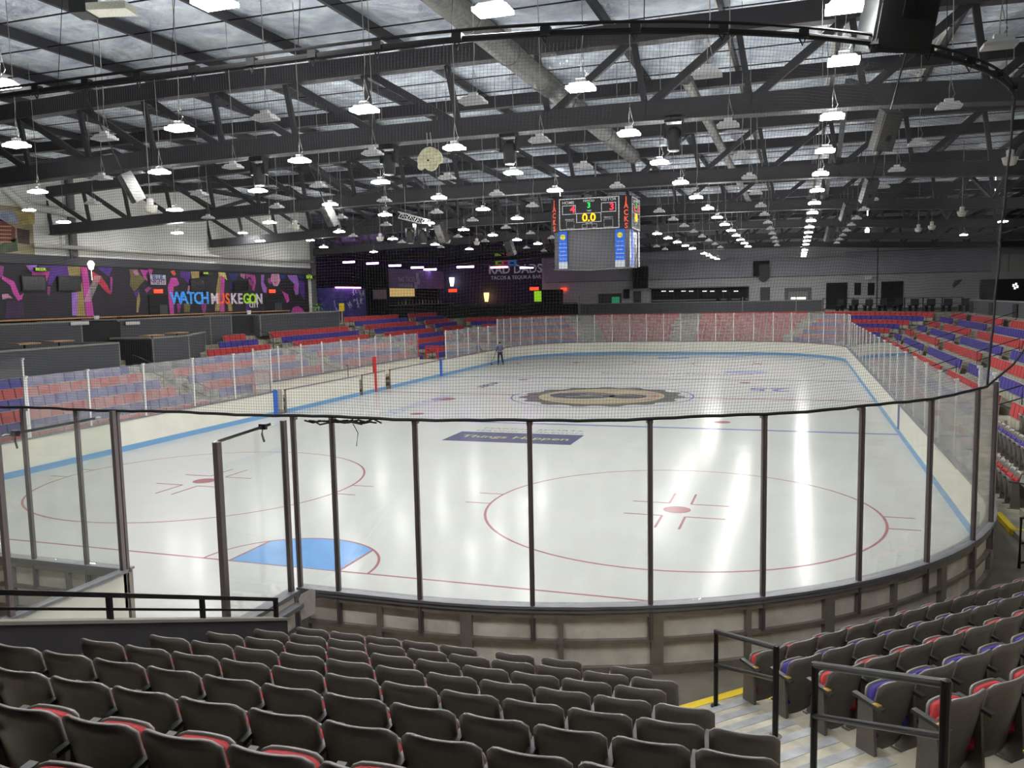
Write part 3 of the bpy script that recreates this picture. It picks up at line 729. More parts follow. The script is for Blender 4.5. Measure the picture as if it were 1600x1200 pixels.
b = MB(); b.box(-20.5, -18.45, 1, 15.3, 1.6, 2.3); b.box(-20.8, -18.45, 17.4, 19.8, 1.6, 2.3); b.box(-22.6, -20.7, 1, 15.5, 2.4, 3.3); b.box(-22.6, -21, 18.2, 26.7, 2.4, 3.3); b.box(-22.6, -21.2, 29.5, 38.5, 3.0, 3.35)
tag(b.build('box_floor', BLACKM), kind='structure')
b = MB(); b.box(-20.75, -18.3, 17.25, 17.33, 1.9, 3.5); b.box(-20.8, -20.7, 15.7, 18.0, 2.5, 4.3); b.box(-21.6, -21.5, 27, 29.3, 3.3, 4.3)
tag(b.build('trim_1', BLACKM), kind='structure')
def small_table(u, v, wd, lab, x=-19.3):
    p = on(u, v, x=x); t = thing('side_table', lab, 'table', (p.x, p.y, 0), 0, 'small tables in the left boxes')
    MB().box(-.3, .3, -wd/2, wd/2, p.z-.03, p.z+.02).build('tabletop', WOOD, t); MB().tube([(0, 0, 2.3), (0, 0, p.z)], .04, 8).build('pedestal', BLACK, t)
for u, v, x, l in ((38, 537, -19.3, 'small wooden table behind the lower left box front, left one'), (92, 533, -19.3, 'small wooden table behind the lower left box front, right one'), (237, 524, -19.6, 'small wooden table behind the second lower box, left one'), (276, 520, -19.6, 'small wooden table behind the second lower box, right one')):
    small_table(u, v, 1.0, l, x)
for i, (y0, y1, l) in enumerate(((12, 21.6, 'long wooden drink counter at the far left of the concourse'), (21.9, 29.5, 'wooden drink counter below the mural face'), (29.8, 37.5, 'wooden drink counter below the mural lettering'))):
    t = thing('drink_counter', l, 'counter', (-24.6, 0, 0), 0, 'wooden counters along the left concourse')
    MB().box(-.3, .3, y0, y1, 4.44, 4.5).build('counter_top', WOOD, t); MB().box(-.06, .0, y0, y1, 3.4, 4.44).build('counter_front', BLACKM, t)
for p, s in ((on(123, 505, x=-20.55), .5), (on(206, 505, x=-20.8), .55)):
    b = MB(); b.obox((0, 0, 0), (.02, 1.0 if s == .5 else .9, .16)); tag(b.build('box_label', mat('label_white', (200, 200, 196), .6), loc=(p.x+.06, p.y, p.z)), 'white name strip on the upper box front, %s one' % ('left' if s == .5 else 'right'), 'label')
for u, v, l in ((151, 497, 'left'), (389, 488, 'right')):
    p = on(u, v, x=-22.5); b = MB(); b.lathe([(.10, 0), (.13, .32)], (0, 0, 0), 12); tag(b.build('paper_cup_bin', LAMPW, loc=(p.x, p.y, p.z-.2)), 'small white bin on the concourse edge, %s one' % l, 'bin')

# ---------------------------------------------------------------- left wall, mural
XW = -28.0
b = MB(); b.box(XW-.3, XW, -24, 47, 3, 12.4); b.box(XW-.3, XW, 46.7, 47.0, 3, 12.4)
wl = tag(b.build('wall_left', WALLG), kind='structure')
b = MB(); b.box(-46, XW, 46.9, 47.1, 3, 12.4); b.box(-46.2, -46, 47, 90, 3, 12.4)
tag(b.build('wall_left_recess', WALLP), kind='structure')
mur = thing('wall_mural', 'long purple and pink crowd mural across the left wall', 'mural')
MB().box(XW, XW+.04, -20, 45.8, 3.4, 7.28).build('mural_panel', mat('mural_black', (34, 30, 38), .6, 0, .3, .8), mur)
MB().box(XW, XW+.1, -20, 46.9, 7.28, 7.75).build('mural_top_trim', mat('mural_trim', (70, 70, 74), .7), mur)
MC = {'p': (196, 70, 160), 'v': (86, 46, 140), 'm': (150, 60, 130), 't': (160, 140, 84), 'r': (190, 52, 74), 'd': (58, 32, 70), 'b': (40, 52, 130), 'o': (226, 92, 70), 'f': (196, 140, 170), 'g': (110, 100, 60), 'y': (206, 196, 110), 'k': (30, 26, 34), 'l': (160, 110, 200), 'w': (196, 190, 190)}
MM = {k: mat('mural_'+k, c, .6, 0, .22, 1.6) for k, c in MC.items()}
BL = [('p', [(2, 430), (22, 440), (31, 462), (37, 458), (34, 468), (28, 470), (20, 458), (16, 446), (3, 436)]), ('m', [(0, 415), (6, 416), (4, 432), (0, 434)]), ('f', [(3, 460), (12, 459), (20, 466), (12, 466), (4, 468)]),
 ('l', [(40, 414), (58, 414), (53, 426), (47, 424)]), ('p', [(50, 425), (78, 424), (76, 431), (73, 440), (71, 430), (50, 430)]), ('v', [(58, 415), (105, 415), (108, 431), (88, 432), (80, 446), (74, 444), (78, 424), (60, 416)]), ('t', [(105, 416), (126, 417), (126, 431), (108, 431)]),
 ('p', [(126, 417), (136, 418), (147, 494), (135, 494), (130, 450)]), ('l', [(112, 457), (121, 456), (120, 493), (113, 493)]), ('t', [(121, 456), (128, 440), (134, 494), (120, 494)]), ('m', [(74, 447), (79, 448), (77, 462), (74, 460)]), ('d', [(10, 470), (36, 472), (38, 496), (8, 498)]),
 ('r', [(144, 424), (158, 432), (168, 446), (174, 460), (168, 458), (160, 450), (152, 440), (145, 446)]), ('v', [(152, 418), (176, 418), (170, 432), (164, 428)]), ('m', [(172, 432), (176, 434), (175, 458), (172, 456)]),
 ('g', [(202, 421), (214, 420), (222, 432), (228, 436), (220, 444), (214, 452), (209, 456), (203, 446), (204, 432)]), ('f', [(207, 423), (214, 422), (217, 430), (211, 430)]), ('p', [(219, 421), (232, 422), (228, 430), (231, 440), (225, 434), (222, 428)]), ('t', [(214, 466), (217, 456), (219, 468), (216, 488), (213, 488)]), ('v', [(209, 457), (218, 452), (213, 466)]), ('m', [(226, 452), (232, 448), (237, 450), (229, 458)]), ('p', [(232, 420), (239, 421), (236, 430), (233, 428)]),
 ('o', [(266, 424), (272, 422), (275, 429), (271, 431)]), ('p', [(267, 434), (276, 434), (280, 444), (276, 447), (271, 448), (272, 492), (266, 494), (264, 470), (262, 448)]), ('v', [(282, 424), (298, 425), (295, 444), (288, 436), (281, 432)]), ('t', [(298, 424), (311, 424), (311, 434), (300, 435)]), ('m', [(276, 474), (283, 474), (281, 488), (278, 488)]), ('g', [(287, 474), (298, 474), (296, 488), (288, 488)]), ('m', [(313, 474), (323, 474), (321, 488), (317, 488)]), ('f', [(294, 446), (297, 447), (296, 458), (293, 457)]),
 ('y', [(341, 425), (352, 426), (355, 438), (350, 434), (342, 432)]), ('t', [(341, 432), (345, 431), (345, 456), (343, 486), (336, 486), (338, 452)]), ('p', [(345, 430), (351, 434), (350, 456), (351, 487), (344, 487), (345, 455)]), ('b', [(357, 427), (374, 427), (366, 440), (364, 452), (358, 450), (362, 438)]), ('f', [(375, 427), (383, 428), (382, 436), (376, 432)]), ('p', [(384, 428), (398, 430), (400, 440), (397, 455), (394, 452), (396, 440), (390, 432), (385, 436)]), ('m', [(388, 436), (395, 438), (394, 448), (390, 444)]), ('l', [(408, 429), (413, 429), (412, 442), (417, 450), (416, 458), (411, 456), (408, 444)]),
 ('f', [(424, 428), (436, 428), (438, 438), (434, 447), (428, 447), (423, 438)]), ('d', [(426, 431), (429, 431), (428, 433)]), ('d', [(432, 431), (435, 431), (434, 433)]), ('r', [(428, 441), (432, 441), (430, 444)]), ('m', [(418, 436), (423, 434), (424, 444), (420, 443)]), ('b', [(438, 429), (446, 430), (443, 438), (439, 435)]), ('l', [(449, 430), (464, 430), (467, 444), (466, 460), (461, 460), (462, 446), (456, 440), (452, 436)]), ('p', [(460, 440), (466, 436), (467, 452), (463, 462), (459, 452)]), ('p', [(440, 454), (450, 460), (452, 470), (448, 474), (444, 462)]), ('b', [(466, 430), (476, 431), (475, 437), (467, 434)]), ('p', [(458, 480), (466, 478), (474, 484), (476, 489), (455, 488)]), ('v', [(466, 438), (476, 440), (476, 470), (470, 460)]), ('v', [(384, 474), (390, 474), (389, 484), (384, 486)]), ('t', [(356, 474), (362, 472), (363, 486), (357, 486)])]
for i, (c, pl) in enumerate(BL):
    x = XW+.045+.004*(i % 3); MB().slab([on(u, v, x=x) for u, v in pl][::-1], (.004, 0, 0)).build('mural_figure', MM[c], mur)
b = MB()
for i in range(17):
    v0 = 432+i*2.4; u0_ = 158-i*1.0; p = on(u0_, v0, x=XW+.06); q = on(u0_-11, v0+.3, x=XW+.06); b.bar(p, q, .01, .035)
b.build('mural_stripes', MM['w'], mur)
# mural lettering
t = thing('mural_lettering', 'colourful WATCH MUSKEGON lettering on the mural', 'lettering')
def wletters(s, cols, u0_, u1_, v0, hh):
    n = len(s)
    for i, ch in enumerate(s):
        a = on(u0_+(u1_-u0_)*(i+.5)/n, v0, x=XW+.08)
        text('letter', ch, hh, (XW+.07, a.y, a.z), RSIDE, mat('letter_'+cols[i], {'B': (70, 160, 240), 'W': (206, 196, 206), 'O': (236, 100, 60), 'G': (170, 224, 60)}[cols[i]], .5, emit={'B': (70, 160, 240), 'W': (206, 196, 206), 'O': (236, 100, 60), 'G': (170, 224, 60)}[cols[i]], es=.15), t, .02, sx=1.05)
wletters('WATCH', 'BBBBB', 271, 326, 466.5, 1.1); wletters('MUSKEGON', 'WOOWWGGW', 331, 410, 467.5, 1.02)
p = on(397, 477, x=XW+.08); text('letter', 'CITY', .5, (XW+.07, p.y, p.z), RSIDE, MATS['letter_W'], t, .02)
# televisions, posters, doors and signs on the left wall
def wallbox(name, label, cat, u0_, v0, u1_, v1, mt, th=.1, x=XW+.08, group=None, fr=None):
    p, q = on(u0_, v0, x=x), on(u1_, v1, x=x); z0, z1 = min(p.z, q.z), max(p.z, q.z)
    if fr is None: return tag(MB().box(x, x+th, p.y, q.y, z0, z1).build(name, mt), label, cat, group)
    t = thing(name, label, cat, group=group); MB().box(x, x+th, p.y, q.y, z0, z1).build('housing', fr, t)
    MB().box(x+th, x+th+.01, p.y+.06, q.y-.06, z0+.06, z1-.06).build('screen', mt, t); return t
SCR = mat('screen_off', (16, 17, 20), .18)
for u0_, v0, u1_, v1, l in ((32, 430, 72, 455, 'large blank television on the mural, leftmost'), (89, 431, 126, 455, 'blank television beside the tan stripe of the mural'), (296, 436, 321, 456, 'blank television above the blue mural letters'), (363, 438, 388, 455, 'blank television above the orange mural letters')):
    wallbox('television', l, 'television', u0_, v0, u1_, v1, SCR, .05, group='blank televisions on the left mural', fr=BLACK)
wallbox('poster', 'white poster with blue and purple print on the mural', 'poster', 234, 429, 259, 445, mat('poster_white', (206, 206, 212), .5, 0, .15, 14), .03)
for i, (v, s) in enumerate(((434, 'BLUE'), (440, 'NIGHT'))):
    p = on(246.5, v, x=XW+.12); text('poster_lettering', s, .42, (XW+.13, p.y, p.z), RSIDE, mat('ink%d' % i, ((70, 90, 170), (130, 80, 140))[i], .6), bpy.data.objects['poster'], .004)
for u0_, v0, u1_, v1, l in ((232, 461, 263, 495, 'black doorway cut in the mural below the poster'), (414, 461, 441, 488, 'black doorway cut in the mural right of the lettering')):
    t = thing('doorway', l, 'doorway'); p, q = on(u0_, v0, x=XW+.06), on(u1_, v1, x=XW+.06)
    MB().box(XW+.05, XW+.09, p.y, q.y, 3.4, p.z).build('opening', BLACKM, t); yy = p.y+(q.y-p.y)*.52
    MB().box(XW+.09, XW+.14, yy, q.y-.1, 3.4, p.z-.6).build('door_leaf', mat('door_grey', (66, 68, 72), .5), t)
for u, v, l in ((247, 455, 'left'), (425, 455, 'right')):
    p = on(u, v, x=XW+.1); tag(MB().box(XW+.08, XW+.16, p.y-.35, p.y+.35, p.z-.12, p.z+.12).build('exit_sign', mat('exit_red', (220, 60, 40), .5, emit=(255, 70, 40), es=1.2)), 'glowing red exit sign over the %s mural doorway' % l, 'exit sign')
for u0_, v0, u1_, v1, l in ((52, 418, 76, 424, 'green lettered blade sign left of the purple stripe'), (314, 425, 330, 429, 'thin green blade sign above the mural television'), (476, 430, 491, 436, 'green blade sign at the far end of the mural')):
    t = wallbox('blade_sign', l, 'sign', u0_, v0, u1_, v1, mat('sign_dark', (40, 46, 24), .5), .12, XW+.2, 'green blade signs over the concourse', None)
    p, q = on(u0_, v0, x=XW+.34), on(u1_, v1, x=XW+.34); s_ = 'BEER' if u0_ < 60 else 'BAR'
    text('sign_lettering', s_, abs(p.z-q.z)*1.25, (XW+.33, (p.y+q.y)/2, (p.z+q.z)/2), RSIDE, mat('sign_green', (160, 200, 60), .5, emit=(160, 200, 60), es=.5), t, .01, sx=1.4)
# framed picture panel upper left
t = thing('picture_panel', 'large painted panel of a brick building above the mural', 'picture'); p, q = on(-30, 325, x=XW+.1), on(56, 408, x=XW+.1)
MB().box(XW, XW+.08, p.y, q.y, 7.75, 10.1).build('panel', mat('pic_base', (150, 140, 110), .6, 0, .3, 1.2), t)
for c, pl in (('pic_sky', [(-30, 328), (22, 330), (30, 350), (0, 345), (-30, 346)]), ('pic_brick', [(-30, 346), (0, 342), (24, 356), (24, 378), (-30, 380)]), ('pic_oak', [(22, 330), (54, 333), (54, 350), (36, 352)]), ('pic_leaf', [(8, 378), (26, 372), (28, 392), (4, 396), (-20, 392)]), ('pic_dark', [(26, 356), (46, 360), (46, 382), (28, 380)])):
    cc = {'pic_sky': (140, 150, 170), 'pic_brick': (110, 62, 54), 'pic_oak': (170, 152, 90), 'pic_leaf': (70, 84, 60), 'pic_dark': (66, 50, 44)}[c]
    MB().slab([on(u, v, x=XW+.085) for u, v in pl][::-1], (.005, 0, 0)).build('picture_patch', mat(c, cc, .6, 0, .3, 3), t)
for j in range(5):
    v = 352+j*6; MB().slab([on(u, v_, x=XW+.095) for u, v_ in ((-20, v), (18, v+1), (18, v+3), (-20, v+2))][::-1], (.004, 0, 0)).build('picture_patch', mat('pic_line', (180, 130, 100), .6), t)
# pipes and columns on the left wall
PIPE = mat('pipe_white', (212, 212, 206), .5)
tag(MB().tube([(XW+.45, 19.8, 8.2), (XW+.45, 46, 8.25)], .11, 12).build('wall_pipe', PIPE, smooth=True), 'long white pipe running along the left wall above the mural', 'pipe')
tag(MB().tube([(XW+.6, 17.5, 11.4), (XW+.6, 19.2, 10.15), (XW+.6, 23.5, 9.9)], .2, 12).build('wall_pipe', PIPE, smooth=True), 'thick white duct pipe bending down at the upper left', 'pipe')
for y, l in ((22.4, 'left'), (46.3, 'right')):
    b = MB(); b.box(XW, XW+.25, y, y+.35, 7.75 if l == 'left' else 3.4, 12); b.tube([(XW+.35, y-.2, 7.6), (XW+.35, y-.2, 11.5)], .05, 8)
    tag(b.build('wall_column', mat('column_grey', (96, 96, 96), .7)), 'grey steel column on the left wall, %s one' % l, 'column')
p = on(142, 412, x=XW+.5); b = MB(); b.lathe([(.02, -.9), (.02, -.35), (.12, -.3), (.2, 0), (.1, .15), (.02, .18)], (0, 0, 0), 12)
tag(b.build('globe_lamp', mat('globe', (230, 226, 214), .4, emit=(255, 244, 220), es=1.5), loc=(p.x, p.y, p.z)), 'small white globe lamp above the mural', 'lamp')
# potted palm at the end of the mural
t = thing('potted_palm', 'green potted palm at the end of the mural wall', 'plant', (-25.5, 43.0, 3.4))
MB().lathe([(.25, 0), (.33, .5), (.35, .52)], (0, 0, 0), 14).build('pot', BLACKM, t); MB().tube([(0, 0, .5), (.03, 0, 1.3)], .05, 8).build('stem', mat('palm_stem', (90, 76, 50), .8), t)
b = MB()
for i in range(26):
    a = 2*PI*i/26+random.uniform(-.1, .1); l_ = random.uniform(.7, 1.1); e = random.uniform(.15, .8)
    prev = None
    for j in range(5):
        f_ = j/4; c_ = Vector((math.cos(a)*l_*f_, math.sin(a)*l_*f_, 1.25+e*f_*1.4-.9*f_*f_)); wv = Vector((-math.sin(a), math.cos(a), 0))*(.07*(1-f_)+.008)
        if prev: b.hexa([prev[0]-prev[1]-Vector((0, 0, .004)), prev[0]+prev[1]-Vector((0, 0, .004)), c_+wv-Vector((0, 0, .004)), c_-wv-Vector((0, 0, .004)), prev[0]-prev[1], prev[0]+prev[1], c_+wv, c_-wv])
        prev = (c_, wv)
b.build('fronds', mat('palm_green', (86, 116, 58), .6, 0, .3, 6), t)

# ---------------------------------------------------------------- far and right walls
YF = 80.0
b = MB(); b.box(-18.3, 45, YF, YF+.3, 6.7, 12.6); tag(b.build('wall_back_upper', WALLU), kind='structure')
b = MB(); b.box(-18.3, 45, YF, YF+.32, 3, 6.7); b.box(-18.5, -18.3, YF, YF+8, 3, 12.6); tag(b.build('wall_back', WALLL), kind='structure')
b = MB(); b.box(-46, -18.3, 86, 86.3, 3, 12.6); tag(b.build('wall_bar', WALLP), kind='structure')
b = MB(); b.box(34, 34.3, -24, 82, 2, 12.6); tag(b.build('wall_right', WALLU), kind='structure')
b = MB(); b.box(-45, 45, -24.3, -24, -1, 12.6); tag(b.build('wall_near', WALLD), kind='structure')
def fbox(name, label, cat, u0_, v0, u1_, v1, mt, th=.1, y=YF, group=None, base=None):
    p, q = on(u0_, v0, y=y), on(u1_, v1, y=y); z0 = base if base is not None else min(p.z, q.z)
    return tag(MB().box(p.x, q.x, y-th, y, z0, max(p.z, q.z)).build(name, mt), label, cat, group)
t = barrier('end_barrier', 'long charcoal barrier above the red far end seats', [(-11.0, 67.4), (11.5, 67.4)], 3.0, 4.28, .12)
b = MB()
for x in (-10.9, 4.6, 9.3): b.box(x-.04, x+.04, 67.3, 67.38, 3.0, 5.1 if x < 0 else 4.7)
b.build('pale_post', TRIM, t)
fbox('loudspeaker_box', 'large black boxed speaker hanging on the far wall near the scoreboard', 'speaker', 992, 417, 1013, 450, BLACKM, 1.2)
t = fbox('service_window', 'far wall service window with a green glow', 'window', 935, 459, 971, 476, mat('window_dark', (70, 72, 72), .5), .06)
p, q = on(956, 464, y=YF-.08), on(968, 475, y=YF-.08); MB().box(p.x, q.x, YF-.1, YF-.06, q.z, p.z).build('green_screen', mat('green_glow', (50, 120, 90), .5, emit=(40, 130, 90), es=.5), t)
fbox('wall_speaker', 'small black speaker on the far wall right of the green window', 'speaker', 975, 452, 984, 466, BLACKM, .3)
fbox('door_1', None, None, 990, 455, 1002, 476, mat('door_far', (70, 70, 74), .5), .08, base=3.3)['kind'] = 'structure'
fbox('door_2', None, None, 1188, 449, 1203, 473, MATS['door_far'], .08, base=3.3)['kind'] = 'structure'
t = thing('concession_stand', 'black concession opening with lit hoods in the far wall', 'concession stand')
p, q = on(1018, 451, y=YF), on(1170, 472, y=YF); MB().box(p.x, q.x, YF-.1, YF, q.z, p.z).build('opening', BLACKM, t)
MB().box(p.x-.2, q.x, YF-.9, YF-.1, p.z-.05, p.z+.08).build('canopy', mat('canopy_grey', (120, 120, 120), .6), t)
b = MB()
for u in (1037, 1049, 1068, 1080, 1101, 1113, 1132, 1150):
    a = on(u, 455, y=YF-.2); b.box(a.x-.22, a.x+.22, YF-.4, YF-.12, a.z-.06, a.z+.06)
b.build('hood_lamp', mat('hood_lit', (220, 220, 220), .5, emit=(255, 250, 240), es=.5), t)
MB().box(p.x, q.x, YF-.35, YF-.1, q.z+.25, q.z+.4).build('serving_counter', TRIM, t)
b = MB()
for u in (1052, 1090, 1130, 1168): a = on(u, 455, y=YF-.2); b.box(a.x-.06, a.x+.06, YF-.16, YF-.08, q.z, p.z)
b.build('mullion', BLACK, t)
for i, u in enumerate((1123, 1140, 1161)):
    a = on(u, 467, y=YF-.5); b = MB(); b.lathe([(.02, -.1), (.38, 0), (.42, .25), (.15, .55), (.03, .8)], (0, 0, 0), 12); tag(b.build('popcorn_kettle', BLACKM, loc=(a.x, YF-.9, 4.0)), 'dark rounded urn before the concession opening, %s from left' % ORD[i], 'urn', 'dark urns at the concession')
t = fbox('shutter_window', 'grey shutter window with one bright slot in the far wall', 'window', 1226, 450, 1268, 471, mat('shutter_frame', (104, 104, 104), .6), .08)
p, q = on(1232, 456, y=YF-.1), on(1262, 471, y=YF-.1); MB().box(p.x, q.x, YF-.1, YF-.07, q.z, p.z).build('shutter', mat('shutter', (140, 140, 140), .6), t)
p, q = on(1236, 464.5, y=YF-.12), on(1259, 467.5, y=YF-.12); MB().box(p.x, q.x, YF-.13, YF-.09, q.z, p.z).build('lit_slot', mat('slot', (250, 245, 230), .5, emit=(255, 245, 225), es=1.0), t)
fbox('black_curtain', 'black curtained doorway at the right end of the far barrier', 'curtain', 1291, 442, 1323, 484, BLACKM, .12, base=3.3)
fbox('black_curtain', 'wide black shutter on the far wall above the right seats', 'curtain', 1377, 440, 1410, 478, BLACKM, .12, base=3.3)
for u, l in ((1340, 'left'), (1361, 'right')): fbox('wall_banner', 'narrow black banner over the right far seats, %s one' % l, 'banner', u-5, 442, u+5, 461, BLACKM, .05, group='narrow black banners')
t = thing('shield_scoreboard', 'black square panel with rounded shield on the far wall', 'scoreboard')
p, q = on(1177, 408, y=YF-.2), on(1202, 431, y=YF-.2); MB().box(p.x, q.x, YF-.25, YF, q.z, p.z).build('panel', BLACKM, t)
pl = [on(u, v, y=YF-.32) for u, v in ((1186, 414), (1196, 412), (1202, 414), (1202, 434), (1198, 439), (1192, 441), (1186, 437))]
MB().slab(pl[::-1], (0, .1, 0)).build('shield', mat('shield_dark', (50, 50, 54), .5), t)
for u, v, l in ((881, 452, 'beside the black stack'), (1357, 434, 'over the narrow black banners')):
    p = on(u, v, y=YF-.2); tag(MB().box(p.x-.35, p.x+.35, YF-.3, YF-.1, p.z-.15, p.z+.15).build('exit_sign', MATS['exit_red'] if u < 1000 else LAMPW), 'exit sign on the far wall %s' % l, 'exit sign')
fbox('stacked_cases', 'black stacked equipment cases left of the far barrier', 'cases', 853, 453, 880, 477, BLACKM, 1.5, 70)
fbox('green_panel', 'bright green lit panel by the bar corner', 'panel', 835, 455, 846, 471, mat('lime', (150, 220, 40), .5, emit=(150, 220, 40), es=.5), .1, 79.5)
for u0_, v0, u1_, v1 in ((1550, 398, 1575, 424), (1577, 398, 1640, 424)):
    fbox('pale_board', 'pale board on the far right wall, %s one' % ('left' if u0_ == 1550 else 'right'), 'board', u0_, v0, u1_, v1, mat('pale_board', (176, 176, 172), .6), .08)
t = thing('shop_front', 'dark shop front with small lights at the far right', 'shop front')
p, q = on(1532, 437, y=YF-.3), on(1640, 474, y=YF-.3); MB().box(p.x, q.x, YF-.8, YF, 3.3, p.z).build('facade', mat('shop_dark', (34, 33, 36), .5), t)
b = MB()
for u, v in ((1584, 446), (1588, 444), (1590, 448), (1586, 450)): a = on(u, v, y=YF-.9); b.box(a.x-.08, a.x+.08, YF-.84, YF-.78, a.z-.12, a.z+.12)
b.build('shop_lamp', mat('shop_lamp', (240, 240, 235), .5, emit=(255, 250, 240), es=1), t)
t = thing('black_pennant', 'dark angular flag shape on the far right wall', 'flag'); MB().slab([on(u, v, y=YF-.02) for u, v in ((1492, 438), (1504, 436), (1500, 442), (1490, 450), (1488, 446))][::-1], (0, -.03, 0)).build('cloth', mat('pennant', (84, 84, 88), .7), t)
# conduit on far wall, seam, cross
b = MB(); p = on(1372, 380, y=YF); b.box(p.x-.05, p.x+.05, YF-.05, YF, 3.3, 11); p, q = on(1320, 395, y=YF), on(1600, 386, y=YF); b.bar((p.x, YF-.04, 9), (q.x, YF-.04, 9.1), .06, .06); b.bar((-18, YF-.04, 6.72), (32, YF-.04, 6.72), .05, .07)
tag(b.build('conduit', mat('conduit', (60, 60, 64), .6)), 'dark conduit lines across the far wall', 'conduit')
for u, v, ww, l in ((1099, 405, 2.2, 'left'), (1265, 400, 3.6, 'right')):
    p = on(u, v, y=76); b = MB(); b.bar((p.x-ww, 76, p.z), (p.x+ww, 76, p.z), .08, .08); b.tube([(p.x, 76, p.z-.9 if l == 'left' else p.z), (p.x, 76, 12.3)], .04, 6)
    tag(b.build('hanging_bar', CORD), 'pale horizontal bar hanging before the far wall, %s one' % l, 'bar')
# right side concourse barrier
barrier('end_barrier', 'charcoal barrier along the top of the right stand', [(21.6, 2), (21.6, 38.6), (21.6, 57.0)], 2.8, 4.2, .12)
b = MB()
for i, y in enumerate(lspace(10, 56, 7)): b.box(21.45, 21.58, y-.5, y+.5, 2.85, 4.1)
tag(b.build('barrier_panels', BLACKM), 'black panels on the barrier above the right stand', 'panel')
# black railing over the far right corner
b = MB(); pr = [(12.3, 67.6), (20.9, 60.6)]
pa, pb = Vector((11.6, 67.9, 3.0)), Vector((21.4, 59.0, 3.0))
for i in range(9):
    p = pa.lerp(pb, i/8); b.bar(p, p+Vector((0, 0, 1.45)), .08, .08, (0, 1, 0))
for h in (.5, .95, 1.42): b.bar(pa+Vector((0, 0, h)), pb+Vector((0, 0, h)), .05, .05)
tag(b.build('black_railing', BLACK), 'black railing above the far right corner seats', 'railing')
for i in range(9):
    p = pa.lerp(pb, (i+.5)/9)+Vector((.9, .9, .3)); b = MB(); b.box(-.35, .35, -.25, .25, 0, .1); b.box(-.35, .35, .15, .25, .1, .6); b.box(-.3, -.25, -.2, .2, -.42, 0); b.box(.25, .3, -.2, .2, -.42, 0)
    tag(b.build('stool', BLACKM, loc=(p.x, p.y, 3.72), rz=-.75), 'dark stool behind the far right railing, %s from left' % ORD[i], 'stool', 'dark stools behind the railing')

# ---------------------------------------------------------------- bar area at the far left
t = thing('bar_pavilion', 'purple lit bar pavilion with menu wall and bottle display', 'bar', (0, 0, 0))
XB = -30.0
MB().box(XB-3, XB, 64, 78.2, 6.3, 8.3).build('menu_wall', mat('menu_wall', (150, 136, 176), .6, 0, .06, 1), t)
MB().box(XB-3, XB, 63.6, 64, 3.4, 8.3).build('end_post', WALLD, t)
MB().box(XB-3, XB-.8, 64, 78.2, 3.4, 6.3).build('back_bar', WALLD, t)
p, q = on(610, 450, x=XB-.7), on(648, 463, x=XB-.7); MB().box(XB-.8, XB-.7, p.y, q.y, q.z, p.z).build('bottle_display', mat('backbar', (200, 180, 120), .5, 0, .5, 9, emit=(220, 190, 120), es=.45), t)
for u, v, s, z in ((627, 437, 'RAD', .5), (641, 437, 'TACO', .55), (634, 446, 'MARGARITAS', .4)):
    p = on(u, v, x=XB+.02); text('menu_lettering', s, z*1.4, (XB+.02, p.y, p.z), RSIDE, mat('menu_white', (235, 232, 240), .5), t, .01)
b = MB()
for u, v in ((652, 432), (654, 440), (650, 446)): p = on(u, v, x=XB+.02); b.box(XB, XB+.03, p.y-.3, p.y+.3, p.z-.35, p.z+.35)
b.build('menu_figure', MATS['menu_white'], t)
MB().box(XB-.6, XB+.6, 63.8, 79, 3.4, 4.5).build('bar_counter', BLACKM, t); MB().box(XB-.7, XB+.8, 63.8, 79, 4.5, 4.58).build('counter_top', TRIM, t)
cols_ = [(90, 120, 60), (150, 90, 50), (200, 200, 190), (60, 90, 60), (120, 60, 50)]
for i in range(14):
    b = MB(); b.lathe([(.06, 0), (.06, .3), (.02, .4), (.02, .5)], (0, 0, 0), 8)
    tag(b.build('bottle', mat('bottle%d' % (i % 5), cols_[i % 5], .2), loc=(XB+.3, 65.5+i*.85, 4.58)), 'liquor bottle on the pavilion counter, %s from left' % ORD[i], 'bottle', 'bottles on the bar counter')
# graffiti booth
t = thing('graffiti_wall', 'blue purple graffiti painted booth near the palm', 'painted booth')
MB().box(XW-1.5, XW, 49.0, 55.4, 3.4, 6.2).build('panel', mat('graffiti', (80, 74, 150), .6, 0, .5, 2.2), t)
b = MB()
for i in range(26):
    y = random.uniform(49.3, 54.8); z = random.uniform(4.2, 5.9); b.tube([(XW+.02, y, z), (XW+.02, y+random.uniform(-.3, .3), z+random.uniform(.1, .4)), (XW+.02, y+random.uniform(-.1, .5), z+random.uniform(-.2, .2))], .035, 4)
b.build('graffiti_stroke', mat('graffiti_white', (200, 200, 220), .6), t)
MB().box(XW, XW+.3, 50, 54, 6.15, 6.3).build('tube_lamp', mat('tube_pink', (220, 160, 220), .5, emit=(235, 160, 225), es=2.2), t)
